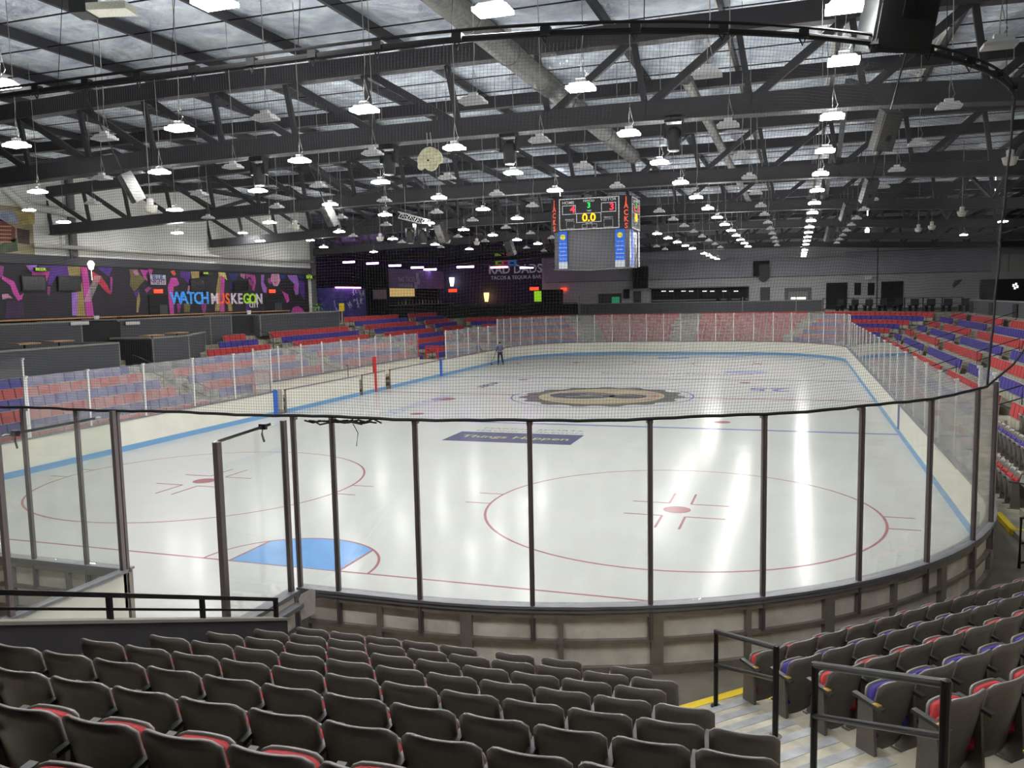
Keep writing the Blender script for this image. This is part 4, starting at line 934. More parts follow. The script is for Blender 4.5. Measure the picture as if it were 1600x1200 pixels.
# sign RAD DADS
t = thing('restaurant_sign', 'white RAD DADS lettering under three coloured skull faces on dark wall', 'sign')
p = on(806, 421, y=85.9); text('sign_lettering', "RAD DADS'", 1.5, (p.x, 85.98, p.z), RX, mat('sign_white', (190, 190, 196), .5, emit=(200, 200, 210), es=.12), t, .03, sx=.95)
p = on(806, 433.5, y=85.9); text('sign_caption', 'TACOS & TEQUILA BAR', .62, (p.x, 85.9, p.z), RX, MATS['sign_white'], t, .02)
for i, (c, u) in enumerate((((150, 190, 60), 781), ((200, 60, 120), 790.5), ((60, 140, 210), 800))):
    p = on(u, 406, y=85.9); mt_ = mat('face%d' % i, c, .5, emit=c, es=.15)
    b = MB(); b.slab([(p.x-.55, 85.85, p.z-.8), (p.x+.55, 85.85, p.z-.8), (p.x+.65, 85.85, p.z+.8), (p.x-.65, 85.85, p.z+.8)], (0, .05, 0)); b.build('face_panel', mt_, t)
    b = MB(); b.box(p.x-.3, p.x-.08, 85.8, 85.85, p.z+.05, p.z+.3); b.box(p.x+.08, p.x+.3, 85.8, 85.85, p.z+.05, p.z+.3); b.box(p.x-.25, p.x+.25, 85.8, 85.85, p.z-.5, p.z-.3); b.build('face_mark', BLACKM, t)
# bar front railing and tables
t = barrier('bar_barrier', 'long black barrier in front of the bar area', [(-23.6, 52), (-22.6, 60), (-16, 67.8), (-11.2, 67.8)], 2.9, 4.35, .12, trim=False)
for ch in t.children: ch.data.materials[0] = BLACKM
b = MB(); 
for p, q in (((-23.5, 52), (-22.5, 60)), ((-22.5, 60), (-16, 67.8)), ((-16, 67.8), (-11.2, 67.8))): b.bar((p[0], p[1], 4.45), (q[0], q[1], 4.45), .06, .06)
b.build('top_rail', BLACK, t)
for i in range(7):
    x, y = -20+i*.9+(i % 2)*.6, 66.5+i*1.6; tt = thing('bar_table', 'dark high table in the bar area, %s from left' % ORD[i], 'table', (x, y, 3.3), 0, 'dark high tables by the bar')
    MB().lathe([(.4, 1.05), (.4, 1.1)], (0, 0, 0), 14).build('tabletop', BLACK, tt); MB().tube([(0, 0, 0), (0, 0, 1.05)], .05, 8).build('pedestal', BLACK, tt)
for i, (u, v) in enumerate(((545, 409.5), (582, 411.5), (617, 415), (652, 418), (672, 421), (727, 417), (780, 417.5), (823, 418))):
    p = on(u, v, y=74); l_ = 1.0 if i in (5, 6) else .75
    tt = thing('tube_light', 'purple glowing tube light over the bar, %s from left' % ORD[i], 'light', (p.x, 74, p.z), 0, 'purple tube lights over the bar')
    MB().tube([(-l_, 0, 0), (l_, 0, 0)], .11, 8).build('tube', mat('tube_purple', (230, 190, 250), .5, emit=(215, 160, 255), es=9) if i != 6 else mat('tube_red', (250, 150, 170), .5, emit=(255, 120, 150), es=6), tt)
    MB().box(-l_, l_, -.1, .1, .1, .22).build('housing', BLACK, tt); MB().tube([(0, 0, .2), (0, 0, 12.3-p.z)], .02, 5).build('hanger', BLACK, tt)
tag(MB().tube([on(470, 402, y=73), on(860, 418, y=73)], .05, 6).build('conduit_pipe', CORD), 'pale pipe carrying the purple lights over the bar', 'pipe')
for u, v, l in ((707, 441, 'white lit wall lamp on the dark bar wall'), (761, 465, 'warm yellow glowing lamp in the bar')):
    p = on(u, v, y=85.5); b = MB(); b.lathe([(.2, -.5), (.32, .2), (.34, .6)], (0, 0, 0), 10)
    tag(b.build('wall_lamp', mat('lamp_'+('w' if u == 707 else 'y'), (255, 255, 255), .5, emit=(235, 240, 255) if u == 707 else (255, 210, 120), es=2), loc=(p.x, 85.3, p.z)), l, 'lamp')
for u0_, v0, u1_, v1, l in ((583, 453, 604, 467, 'pale printed poster by the bar pavilion'), (543, 445, 560, 452, 'small red sign in the bar'), ):
    fbox('bar_poster', l, 'poster', u0_, v0, u1_, v1, mat('poster_'+str(u0_), (196, 170, 180) if u0_ == 583 else (160, 50, 60), .5, 0, .3, 8), .05, 62 if u0_ == 583 else 70)
for i, (u, v) in enumerate(((553, 461), (708, 454), (835, 451))):
    p = on(u, v, y=78); tag(MB().box(p.x-.5, p.x+.5, 77.8, 78, p.z-.18, p.z+.18).build('exit_sign', MATS['exit_red']), 'small red exit sign in the bar area, %s from left' % ORD[i], 'exit sign', 'red exit signs in the bar')
p = on(534, 480, x=-24); b = MB(); b.tube([(p.x, p.y, 3.4), (p.x, p.y, 4.6)], .03, 6); b.box(p.x-.12, p.x+.12, p.y-.2, p.y+.2, 4.3, 4.9)
tag(b.build('yellow_sign', YELLOW), 'small yellow floor sign at the end of the left boxes', 'sign')

# ---------------------------------------------------------------- roof
nx, ny = 116, 150; vs = []; fs = []
for j in range(ny+1):
    for i in range(nx+1):
        x = -46+i*(82/nx); y = -24+j*(112/ny)
        px_ = abs(math.sin(PI*(x+13.1)/2.93)); py_ = abs(math.sin(PI*(y-8.5)/2.12))
        arch = -.006*max(0, abs(x-2)-8)**1.25
        z = 12.45+arch-.16*px_-.12*py_*px_
        vs.append((x, y, z))
fs = [(j*(nx+1)+i, j*(nx+1)+i+nx+1, j*(nx+1)+i+nx+2, j*(nx+1)+i+1) for j in range(ny) for i in range(nx)]
b = MB(); b.add(vs, fs); tag(b.build('ceiling', FOIL, smooth=True), kind='structure')
b = MB(); b.box(-46.3, 36.3, -24.3, 88.3, 12.7, 12.9); tag(b.build('ceiling_deck', WALLD), kind='structure')
# purlins
for i in range(-4, 16):
    x = -13.1+2.93*i
    if x > 33: continue
    z = 12.2-.006*max(0, abs(x-2)-8)**1.25
    t = thing('roof_purlin', 'dark roof purlin with pale insulation edge, %s from the left wall' % ORD[i+4], 'purlin', (x, 0, 0), 0, 'dark purlins under the silver roof')
    MB().box(-.05, .05, -24, 86, z-.15, z+.12).build('beam', TRUSS2, t); MB().box(-.16, -.05, -24, 86, z+.08, z+.16).build('insulation_edge', FOILW, t)
for i in range(51):
    y = -14+i*1.9
    b = MB(); b.bar((-28, y, 12.08), (34, y, 12.08), .03, .03)
    tag(b.build('roof_strap', BLACK), 'thin black strap under the silver roof, %s from the camera side' % ordn(i), 'strap', 'thin straps under the roof')
# trusses
def botz(x):
    pts_ = [(-28, 9.05), (-19, 9.35), (-10, 9.6), (-2, 9.68), (5, 9.68), (10.5, 9.6), (16, 9.3), (24, 9.0), (34, 8.8)]
    for (a, za), (c, zc) in zip(pts_[:-1], pts_[1:]):
        if a <= x <= c: return za+(zc-za)*(x-a)/(c-a)
    return pts_[0][1] if x < -28 else pts_[-1][1]
def topz(x): return 11.62-.012*max(0, abs(x-2)-12)**1.35
for ti, y in enumerate((-4.2, 8.5, 21.2, 33.9, 46.6, 59.3, 72.0)):
    t = thing('roof_truss', 'deep black roof truss spanning the hall, %s from the camera' % ORD[ti], 'truss', (0, y, 0), 0, 'black roof trusses')
    nodes = [-27.8+2.57*i for i in range(24)]; nodes = [x for x in nodes if x < 33]
    b = MB()
    for a, c in zip(nodes[:-1], nodes[1:]): b.bar((a, 0, botz(a)+.02), (c+.01, 0, botz(c)+.02), .36, .46)
    for a, c in zip(nodes[:-1], nodes[1:]): b.bar((a, 0, botz(a)-.24), (c+.01, 0, botz(c)-.24), .5, .05)
    b.build('bottom_chord', TRUSS, t)
    b = MB()
    for a, c in zip(nodes[:-1], nodes[1:]): b.bar((a, 0, topz(a)), (c+.01, 0, topz(c)), .4, .5)
    b.build('top_chord', TRUSS, t)
    for i, x in enumerate(nodes):
        b = MB(); b.bar((x-.35, 0, topz(x)), (x, 0, botz(x)), .15, .12, (0, 1, 0)); b.build('web_post', TRUSS, t)
        if x < 1.2:
            if i: b = MB(); b.bar((nodes[i-1]-.3, 0, topz(nodes[i-1])-.1), (x, 0, botz(x)+.1), .19, .14, (0, 1, 0)); b.build('web_diagonal', TRUSS, t)
        elif i < len(nodes)-1:
            b = MB(); b.bar((nodes[i+1]-.3, 0, topz(nodes[i+1])-.1), (x, 0, botz(x)+.1), .19, .14, (0, 1, 0)); b.build('web_diagonal', TRUSS, t)
for ti, y in enumerate((14.85, 27.55, 40.25, 52.95, 65.6)):
    b = MB(); b.box(-28, 34, y-.15, y+.15, 11.6, 12.0)
    tag(b.build('roof_girder', TRUSS2), 'plain black girder between the roof trusses, %s from the camera' % ORD[ti], 'girder', 'black girders between trusses')
# cross bracing between trusses
n_ = 0
for ti, (ya, yb) in enumerate(((8.5, 21.2), (21.2, 33.9), (33.9, 46.6), (46.6, 59.3))):
    for x in (-17.5, -9.8, 10.7, 18.4):
        b = MB(); b.bar((x, ya, botz(x)+.2), (x, (ya+yb)/2, 11.4), .16, .16); b.bar((x, yb, botz(x)+.2), (x, (ya+yb)/2, 11.4), .16, .16)
        tag(b.build('sway_brace', TRUSS2), 'black sloping brace in truss bay %s, %s line from left' % (ORD[ti], ORD[(-17.5, -9.8, 10.7, 18.4).index(x)]), 'brace', 'sloping braces between trusses'); n_ += 1
# duct
t = thing('round_duct', 'grey round duct running through the trusses above the ice', 'duct'); MB().tube([(3.1, -2, 10.5), (3.1, 20.3, 10.5)], .27, 20).build('pipe', DUCT, t, True)
b = MB()
for y in lspace(0, 20, 8): b.tube([(3.1, y, 10.5), (3.1, y+.05, 10.5)], .29, 20)
b.build('joint_band', DUCT, t)
tag(MB().tube([(6.3, 11, 11.0), (6.3, 21, 11.0), (6.3, 46, 11.0)], .16, 12).build('round_duct', DUCT), 'thinner grey pipe running away under the roof right of centre', 'duct')

# ---------------------------------------------------------------- high bay lights
def high_bay(on_):
    t = thing('high_bay_light', '', 'light')
    b = MB(); b.hexa([(-.2, -.14, -.03), (.2, -.14, -.03), (.2, .14, -.03), (-.2, .14, -.03), (-.16, -.1, .03), (.16, -.1, .03), (.16, .1, .03), (-.16, .1, .03)]); b.build('housing', LAMPW, t)
    MB().box(-.222, .222, -.162, .162, -.075, -.03).build('lens', LENSON if on_ else LENS, t)
    MB().box(-.08, .08, -.05, .05, .03, .1).build('driver_box', LAMPW, t)
    b = MB(); b.tube([(0, 0, .1), (0, 0, .3), (.04, 0, .8), (0, 0, 3.8)], .009, 5); b.tube([(.05, 0, .1), (.1, 0, .18), (.06, 0, .3), (.02, 0, .5)], .007, 5); b.build('cord', CORD, t)
    return t
HL, HU = high_bay(True), high_bay(False); used = {True: False, False: False}
xl = [-6.6, -2.35, 1.77, 5.83, 9.92]; xu = [-8.7, -4.4, -.27, 3.83, 7.9, 12.0]
def place_light(x, y, z, lit, lab):
    q = project((x, y, z))
    if q and 862 < q[0] < 1012 and 300 < q[1] < 422: return
    src = HL if lit else HU; g = 'lit high bay lights' if lit else 'unlit high bay lights'
    if not used[lit]: used[lit] = True; src.location = (x, y, z); src['label'] = lab; src['group'] = g
    else: dup(src, (x, y, z), 0, lab, g)
ny_ = 14
for j in range(ny_):
    y = .65+4.28*(j-1)
    if j == 0:
        for i, (lu, lv) in enumerate(((2, 128), (335, -2), (770, 10), (1319, 6))): lp = on(lu, lv, z=8.65); place_light(lp.x, lp.y, 8.65, True, 'glowing high bay light above the net rail, %s from left' % ORD[i])
    for i, x in enumerate(xl if j else []):
        if -3 < x < 2.3 and 25.8 < y < 31.5: continue
        place_light(x, y, 8.55, True, 'glowing high bay light, %s lit column from left, %s row away' % (ORD[i], ORD[j]))
    for i, x in enumerate(xu):
        if j == 0 and i < 5: continue
        if -3 < x < 2.3 and 27 < y < 31.5: continue
        place_light(x, y+random.uniform(-.2, .2), 8.55, False, 'unlit white high bay light, %s unlit column from left, %s row away' % (ORD[i], ORD[j]))
for j in range(7): place_light(-12.4, 6.4+5.9*j, 8.55, True, 'glowing high bay light in the outermost left column, %s away' % ORD[j])
for j in range(6): place_light(-13.3, 9.4+5.9*j, 8.55, False, 'unlit white high bay light near the left outer column, %s away' % ORD[j])
for j in range(1):
    for i, x in enumerate((1.77, 5.83, 9.92, 14.0)): place_light(x, -7.9-4.28*j, 8.55, True, 'glowing high bay light above the near seats, %s row %s from left' % (ORD[j], ORD[i]))
for j in range(4):
    for i, x in enumerate((-6.6, 1.77, 9.92)): place_light(x, 60.5+4.28*j, 8.55, True, 'added high bay light over the far end, %s row %s from left' % (ORD[j], ORD[i]))  # rows added past the known grid to brighten the far wall
for j in range(5): place_light(20.5, 6+12*j, 8.9, True, 'glowing high bay light over the right stand, %s away' % ORD[j])
for j in range(4): place_light(-24.6, 17+8*j, 9.6, True, 'added high bay light close to the left wall, %s away' % ORD[j])  # lamps added only to lift the left wall
for j in range(5): place_light(-20.5, 15+7*j, 8.7, True, 'added high bay light over the left boxes, %s away' % ORD[j])  # added lamps, more light for the left wall and mural
# bell shaped house lamps
def bell():
    t = thing('bell_lamp', '', 'lamp'); b = MB(); b.lathe([(.08, -.2), (.15, -.17), (.2, .0), (.2, .02), (.1, .03)], (0, 0, 0), 16); b.build('shade', mat('bell_glass', (206, 204, 190), .35), t, True)
    MB().lathe([(.09, .02), (.1, .2), (.03, .24)], (0, 0, 0), 12).build('ballast', LAMPW, t); MB().tube([(0, 0, .2), (0, 0, 3)], .012, 5).build('stem', CORD, t); return t
bl = None
for i, (u, v, z) in enumerate(((1578, 247, 8.5), (1503, 331, 8.3), (1456, 353, 8.3), (1435, 357, 8.4), (235, 322, 7.9), (461, 352, 8.2), (594, 371, 8.3), (699, 375, 8.5), (745, 378, 8.6))):
    p = on(u, v, z=z); lab = 'bell shaped unlit lamp, %s from the %s side of the roof' % (ORD[i] if i < 4 else ORD[i-4], 'right' if i < 4 else 'left')
    if bl is None: bl = bell(); bl.location = p; bl['label'] = lab; bl['group'] = 'bell shaped house lamps'
    else: dup(bl, p, 0, lab, 'bell shaped house lamps')

# ---------------------------------------------------------------- speakers, moving heads, mask disc, light truss
def speaker(loc, rz, tilt, s, dark, label):
    s *= .72 if not dark else 1
    t = thing('hanging_speaker', label, 'speaker', loc, rz, 'hanging loudspeakers'); t.rotation_euler = (tilt, 0, rz); a = s/2
    b = MB(); b.hexa([(-a, -a*.7, -s), (a, -a*.7, -s), (a*.7, a*.7, -s), (-a*.7, a*.7, -s), (-a, -a*.7, s*.8), (a, -a*.7, s*.8), (a*.7, a*.7, s*.8), (-a*.7, a*.7, s*.8)]); b.build('cabinet', SPKD if dark else SPK, t)
    MB().box(-a*.9, a*.9, -a*.7-.02, -a*.7, -s*.94, s*.74).build('grille', mat('grille_d' if dark else 'grille', (30, 32, 32) if dark else (70, 69, 67), .7), t)
    b = MB(); b.box(-a*.2, a*.25, -a*.7-.03, -a*.7-.02, -s*.5, -s*.25); b.build('port', BLACKM, t)
    b = MB(); b.tube([(0, 0, s*.8), (0, .1, s*.8+2.2)], .02, 6); b.build('chain', BLACK, t)
for (u, v, z, rz, s, dk, l) in ((205, 290, 8.2, -.6, .6, 0, 'tilted grey loudspeaker hanging at the left beside a bell lamp'), (515, 335, 8.2, -.5, .6, 0, 'tilted grey loudspeaker left of the small light truss'), (690, 362, 8.2, -.4, .7, 0, 'grey loudspeaker hanging over the left seats before the bar'), (797, 385, 8.4, -.4, .8, 0, 'farthest grey loudspeaker on the left row'),
                                (1383, 200, 8.4, .55, .62, 0, 'large tilted grey loudspeaker right of the lit column'), (1357, 296, 8.4, .55, .62, 0, 'second tilted grey loudspeaker in the right row'), (1322, 330, 8.5, .55, .6, 0, 'third tilted grey loudspeaker in the right row'), (1296, 364, 8.5, .5, .7, 0, 'far pale loudspeaker below the end of the right row')):
    speaker(on(u, v, z=z), rz, .45, s, dk, l)
speaker((10.5, -1.15, 8.98), .5, .3, .85, 1, 'big dark loudspeaker cluster at the top edge right of centre')
def moving_head(u, v, y, label):
    p = on(u, v, y=y); t = thing('moving_head_light', label, 'stage light', p, 0, 'black moving head stage lights')
    MB().box(-.22, .22, -.18, .18, .28, .45).build('base', BLACK, t)
    b = MB(); b.box(-.25, -.2, -.1, .1, -.1, .28); b.box(.2, .25, -.1, .1, -.1, .28); b.build('yoke', BLACK, t)
    b = MB(); b.lathe([(.1, -.4), (.16, -.38), (.18, -.1), (.17, .1), (.08, .2)], (0, 0, 0), 14); b.build('head', SPKD, t, True)
    b = MB(); b.lathe([(.13, -.42), (.13, -.4)], (0, 0, 0), 14); b.build('lens', LENS, t)
for i, (u, v) in enumerate(((405, 268), (608, 250), (796, 232), (1053, 210))): moving_head(u, v, 8.5, 'black moving head light under the second truss, %s from left' % ORD[i])
for i, (u, v) in enumerate(((641, 366), (661, 366))): moving_head(u, v, 21.2, 'moving head light under the small pale truss, %s' % ('left' if i == 0 else 'right'))
p = on(671, 248, y=8.2); t = thing('hanging_mask', 'pale round hanging prop with scalloped lower edge', 'hanging prop', p)
R2 = [((x-750)*.00076, (600-z)*.00076) for x, z in ((262, 640), (290, 520), (380, 370), (480, 270), (600, 205), (780, 180), (900, 210), (1060, 300), (1170, 400), (1235, 540), (1245, 660), (1200, 750), (1120, 800), (1060, 800), (1030, 900), (960, 975), (870, 1025), (760, 1035), (640, 990), (540, 895), (430, 880), (330, 820), (275, 740))][::-1]
MB().slab([(x, 0, z) for x, z in R2], (0, .07, 0)).build('disc', mat('mask_cream', (206, 202, 166), .6, 0, .25, 7), t)
b = MB(); b.lathe([(.001, -.01), (.1, -.008), (.12, .01)], (0, 0, 0), 12); ob = b.build('rim', mat('mask_rim', (220, 218, 190), .5), t); ob.location = (-.24, -.01, -.18); ob.rotation_euler = (PI/2, 0, 0)
b = MB(); b.lathe([(.03, -.012), (.03, .0)], (0, 0, 0), 10); ob = b.build('eye_hole', BLACKM, t); ob.location = (-.04, -.01, -.04); ob.rotation_euler = (PI/2, 0, 0)
b = MB(); b.tube([(-.05, 0, .34), (-.06, 0, .7)], .012, 5); b.tube([(.08, 0, .34), (.04, 0, .7)], .012, 5); b.build('hook', CORD, t)
pa, pb = on(624, 336, y=20.5), on(670, 348, y=22); t = thing('light_truss', 'small pale box truss hanging with two stage lights', 'light truss')
d = pb-pa; b = MB()
for o in ((0, -.13, -.13), (0, .13, -.13), (0, -.13, .13), (0, .13, .13)): b.tube([pa+Vector(o), pb+Vector(o)], .025, 6)
b.build('chord_tube', POSTA, t); b = MB()
for i in range(8):
    a = pa+d*(i/8); c = pa+d*((i+1)/8); s_ = 1 if i % 2 else -1
    for yy in (-.13, .13): b.tube([a+Vector((0, yy, .13*s_)), c+Vector((0, yy, -.13*s_))], .014, 5)
b.build('lacing', POSTA, t); b = MB(); b.tube([pa.lerp(pb, .2), pa.lerp(pb, .2)+Vector((0, 0, 1.3))], .015, 5); b.tube([pa.lerp(pb, .85), pa.lerp(pb, .85)+Vector((0, 0, 1.3))], .015, 5); b.build('chain', CORD, t)
p = on(140, 20, y=-1.5); t = thing('gas_heater', 'boxy heater with pale grid face at the upper left', 'heater', p, .25)
MB().box(-.25, .05, -.2, .2, -.05, .3).build('housing', SPKD, t); MB().box(.05, .75, -.2, .2, -.02, .1).build('grid_face', mat('heater_face', (206, 206, 190), .5, 0, .2, 40), t); MB().tube([(0, 0, .3), (0, 0, 3)], .02, 6).build('hanger', CORD, t)
for u, v, z, l in ((1553, 353, 9.0, 'bright white spot lamp near the right wall'), (876, 371, 8.6, 'small white spot lamp beyond the left speaker row'), (1355, 361, 9, 'small bluish spot lamp beyond the right speakers')):
    p = on(u, v, z=z); b = MB(); b.lathe([(.12, -.08), (.14, .05), (.05, .2)], (0, 0, 0), 12); b.tube([(0, 0, .15), (0, 0, 12.3-z)], .015, 5)
    tag(b.build('spot_lamp', mat('spot', (255, 255, 255), .5, emit=(235, 240, 255), es=40), loc=p), l, 'lamp')

# ---------------------------------------------------------------- scoreboard
SX, SY = -.45, 29.1
t = thing('scoreboard', 'hanging four sided scoreboard with red green and amber digits over centre ice', 'scoreboard', (SX, SY, 0))
FRW = mat('frame_white', (226, 226, 226), .5, emit=(226, 226, 226), es=.12); LEDB = mat('led_black', (30, 30, 33), .4)
dR = mat('digit_red', (230, 40, 50), .5, emit=(255, 40, 60), es=2.2); dG = mat('digit_green', (30, 210, 80), .5, emit=(30, 220, 80), es=1.5); dA = mat('digit_amber', (250, 180, 0), .5, emit=(255, 170, 0), es=2.4); dO = mat('digit_orange', (240, 100, 70), .5, emit=(240, 90, 60), es=.5)
hx, hy = 1.56, 1.5; ch = .5
b = MB(); outl = [(-hx, -hy), (hx, -hy), (hx+ch, -hy+ch*.8), (hx+ch, hy-ch*.8), (hx, hy), (-hx, hy), (-hx-ch, hy-ch*.8), (-hx-ch, -hy+ch*.8)]
b.slab([(x, y, 8.3) for x, y in outl], (0, 0, 1.62)); b.build('cabinet', LEDB, t)
b = MB(); sc_ = .93; b.slab([(x*sc_, y*sc_, 6.45) for x, y in outl], (0, 0, 1.85)); b.build('video_screen', mat('video_grey', (74, 75, 80), .35, 0, .12, 1.2), t)
b = MB(); b.tube([(-hx*1.2, -hy*.95, 6.42), (0, -hy*1.15, 6.33), (hx*1.25, -hy*.9, 6.42)], .02, 6); b.tube([(-1.2, -.6, 9.92), (0, 0, 10.5), (1.2, -.6, 9.92)], .02, 6); b.tube([(0, 0, 9.9), (0, 0, 12)], .04, 6); b.build('cable', CORD, t)
def frame_rect(bm, x0, x1, z0, z1, y, w_, ax='x'):
    for (a, c, e, f_) in ((x0, x1, z0, z0+w_), (x0, x1, z1-w_, z1), (x0, x0+w_, z0, z1), (x1-w_, x1, z0, z1)):
        if ax == 'x': bm.box(a, c, y-.012, y, e, f_)
        else: bm.box(y, y+.012, a, c, e, f_)
for side in (0, 1):
    if side == 0: K = lambda x, z: (x, -hy-.02, z); rot = RX; HW = 1.52
    else: K = lambda x, z: (hx+ch+.02, x*.72, z); rot = RSIDE; HW = 1.52
    sc2 = 1 if side == 0 else .72
    b = MB(); yy = -hy-.005 if side == 0 else hx+ch; ax = 'x' if side == 0 else 'y'
    frame_rect(b, -HW*sc2, HW*sc2, 8.34, 9.88, yy, .05, ax); frame_rect(b, -1.36*sc2, -.66*sc2, 9.1, 9.55, yy, .03, ax); frame_rect(b, .62*sc2, 1.36*sc2, 9.14, 9.6, yy, .03, ax); frame_rect(b, -.64*sc2, .62*sc2, 8.68, 9.14, yy, .03, ax)
    for x0, x1, z0, z1 in ((-1.15, -.75, 8.42, 8.78), (-.35, -.1, 8.42, 8.6), (.15, .4, 8.42, 8.6), (.75, 1.2, 8.42, 8.8)): frame_rect(b, x0*sc2, x1*sc2, z0, z1, yy, .012, ax)
    b.build('white_frame', FRW, t)
    for s_, x, z, sz, mt_ in (('HOME', -1.05, 9.67, .2, FRW), ('PERIOD', 0, 9.72, .15, FRW), ('VISITOR', .98, 9.74, .2, FRW), ('4', -.82, 9.33, .46, dR), ('3', 1.15, 9.37, .46, dR), ('3', 0, 9.5, .36, dG), ('TIME', 0, 9.24, .11, FRW), ('0.0', 0, 8.9, .52, dA), ('PENALTY', -.98, 8.84, .1, FRW), ('PENALTY', .98, 8.88, .1, FRW), ('SHOTS', 0, 8.62, .1, FRW)):
        text('display_lettering', s_, sz, K(x*sc2, z), rot, mt_, t, .006, sx=(1.1 if side == 0 else .8))
for sx in (-1, 1):
    for i, chh in enumerate('JACKS'):
        a = Vector((sx*(hx+ch*.52), -hy+ch*.38-.03, 9.72-i*.32)); text('corner_lettering', chh, .36, a, (PI/2, 0, sx*.65), dO, t, .01)
BAN = mat('banner_blue', (30, 100, 210), .5, emit=(30, 100, 210), es=.25); BANW = mat('banner_white', (214, 220, 228), .5)
for nm, x0, x1, y in (('a', -1.56, -1.12, -1.52), ('b', 1.3, 1.78, -1.52)):
    MB().box(x0, x1, y, y+.03, 6.75, 8.28).build('banner', BAN, t); MB().box(x0, x1, y-.002, y+.032, 6.45, 6.78).build('banner_foot', BANW, t)
    cx = (x0+x1)/2
    ob = MB().lathe([(.14, -.004), (.14, .0)], (0, 0, 0), 16).build('banner_disc', mat('disc_yellow', (226, 214, 60), .5, emit=(226, 214, 60), es=.2), t); ob.location = (cx, y-.006, 8.0); ob.rotation_euler = (PI/2, 0, 0)
    for i, s_ in enumerate(('NOW WITH', 'Nationwide', 'Lifetime', 'Powertrain', 'Warranty')):
        text('banner_lettering', s_, .075 if i == 0 else .105, (cx, y-.006, 7.68-i*.19), RX, BANW, t, .003, sx=.85)
for x0, y0_, y1_ in ((hx+ch*.9, -1.0, -.62), (hx+ch*.9, .75, 1.1)):
    MB().box(x0, x0+.04, y0_, y1_, 6.5, 8.28).build('side_banner', BANW if y0_ > 0 else BAN, t)
# ---------------------------------------------------------------- person working on the ice
def skin(name, verts, edges, radii, mt, parent, root=0, sub=1):
    me = bpy.data.meshes.new(name); me.from_pydata(verts, edges, []); o = bpy.data.objects.new(name, me); C.objects.link(o); o.parent = parent
    md = o.modifiers.new('skin', 'SKIN'); lay = me.skin_vertices[0] if me.skin_vertices else None
    if lay is None: me.skin_vertices.new() if hasattr(me.skin_vertices, 'new') else None; lay = me.skin_vertices[0]
    for i, r in enumerate(radii): lay.data[i].radius = (r, r) if not isinstance(r, tuple) else r; lay.data[i].use_root = (i == root)
    s_ = o.modifiers.new('sub', 'SUBSURF'); s_.levels = sub; s_.render_levels = sub; me.materials.append(mt); md.use_smooth_shade = True
    return o
t = thing('person', 'person in grey blue jacket and dark trousers standing on the ice pushing a tool', 'person', (-11.95, 46.5, 0), .55)
SKN = mat('skin', (196, 150, 124), .6); JAC = mat('jacket', (84, 92, 124), .8, 0, .08, 20); TRO = mat('trousers', (30, 32, 44), .85); HAI = mat('hair', (24, 20, 20), .9)
V = [(0, 0, .95), (0, 0, 1.15), (0, .02, 1.38), (0, .03, 1.5), (0, .05, 1.58), (0, .05, 1.68),
     (-.17, .02, 1.42), (-.25, .08, 1.18), (-.22, .26, 1.02), (.17, .02, 1.42), (.26, .07, 1.18), (.12, .27, 1.08),
     (-.1, 0, .9), (-.13, .02, .5), (-.14, -.02, .1), (.1, 0, .9), (.16, .04, .5), (.22, 0, .1)]
E_ = [(0, 1), (1, 2), (2, 3), (3, 4), (4, 5), (2, 6), (6, 7), (7, 8), (2, 9), (9, 10), (10, 11), (0, 12), (12, 13), (13, 14), (0, 15), (15, 16), (16, 17)]
body = skin('body', V, E_, [.12, .12, .12, .05, .075, .07, .055, .042, .03, .055, .042, .03, .075, .052, .038, .075, .052, .038], SKN, t)
skin('jacket', V[:4]+V[6:12], [(0, 1), (1, 2), (2, 3), (2, 4), (4, 5), (5, 6), (2, 7), (7, 8), (8, 9)], [(.17, .14), (.165, .14), (.16, .13), .07, .08, .062, .045, .08, .062, .045], JAC, t)
skin('trousers', [V[0]]+V[12:], [(0, 1), (1, 2), (2, 3), (0, 4), (4, 5), (5, 6)], [.14, .1, .075, .065, .1, .075, .065], TRO, t)
for x, y in ((-.14, .04), (.22, .06)):
    skin('shoe', [(x, y-.08, .04), (x, y+.04, .045), (x, y+.15, .035)], [(0, 1), (1, 2)], [.045, .05, .035], BLACKM, t)
skin('hair', [(0, .01, 1.62), (0, .0, 1.7), (0, .06, 1.745)], [(0, 1), (1, 2)], [.075, .085, .07], HAI, t)
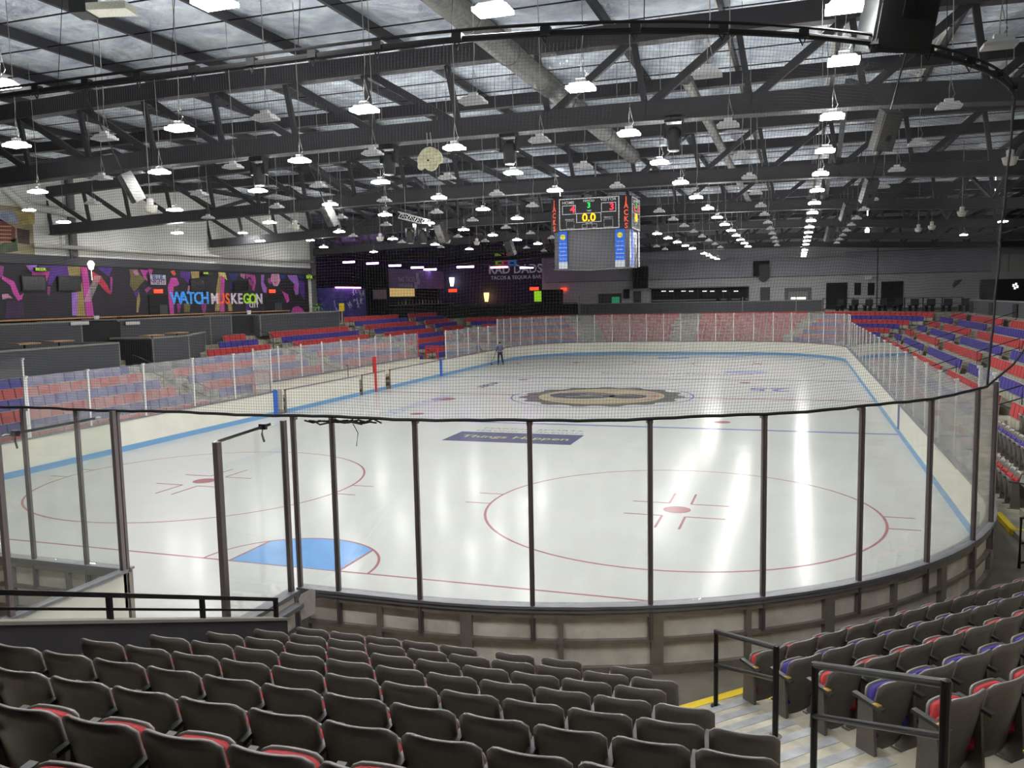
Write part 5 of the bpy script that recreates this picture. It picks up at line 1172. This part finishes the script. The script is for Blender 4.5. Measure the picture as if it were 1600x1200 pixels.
for hx_, hy_, hz_ in ((-.22, .27, 1.0), (.12, .28, 1.06)):
    vv = [(hx_, hy_, hz_), (hx_+.02, hy_+.04, hz_-.03)]; ee = [(0, 1)]; rr = [.024, .03]
    for f_ in range(4):
        a = len(vv); vv += [(hx_+.0+f_*.02, hy_+.075, hz_-.05), (hx_+f_*.02-.01, hy_+.085, hz_-.085+.004*f_), (hx_+f_*.02-.02, hy_+.05, hz_-.1)]; ee += [(1, a), (a, a+1), (a+1, a+2)]; rr += [.011, .01, .009]
    a = len(vv); vv += [(hx_-.03, hy_+.06, hz_-.03), (hx_-.035, hy_+.085, hz_-.05)]; ee += [(1, a), (a, a+1)]; rr += [.012, .01]
    skin('hand', vv, ee, rr, SKN, t)
b = MB(); b.lathe([(.001, -.02), (.012, 0), (.001, .02)], (0, 0, 0), 8); nose_ = b.build('nose', SKN, t); nose_.location = (0, .135, 1.64)
b = MB(); b.box(-.035, -.02, .118, .124, 1.665, 1.675); b.box(.02, .035, .118, .124, 1.665, 1.675); b.box(-.02, .02, .116, .122, 1.595, 1.602); b.build('face_marks', HAI, t)
b = MB(); b.obox((-.078, .05, 1.65), (.015, .03, .05)); b.obox((.078, .05, 1.65), (.015, .03, .05)); b.build('ear', SKN, t)
b = MB(); b.tube([(-.02, .30, 1.25), (-.24, .34, .95), (-.62, .5, .06)], .014, 8); b.box(-.82, -.5, .44, .56, .0, .06)
M_ = Matrix.Translation((-11.95, 46.5, 0)) @ Matrix.Rotation(.55, 4, 'Z'); b.v = [tuple(M_ @ Vector(p)) for p in b.v]
tag(b.build('ice_edger', SPKD), 'long handled ice scraping tool held by the person', 'tool')

# ---------------------------------------------------------------- lettering becomes mesh
bpy.context.view_layer.update(); dg = bpy.context.evaluated_depsgraph_get()
for o in [o for o in C.objects if o.type == 'FONT']:
    me = bpy.data.meshes.new_from_object(o.evaluated_get(dg)); nm = o.name; par = o.parent
    q = bpy.data.objects.new(nm, me); C.objects.link(q); q.parent = par; q.location = o.location; q.rotation_euler = o.rotation_euler; q.scale = o.scale
    bpy.data.objects.remove(o); q.name = nm
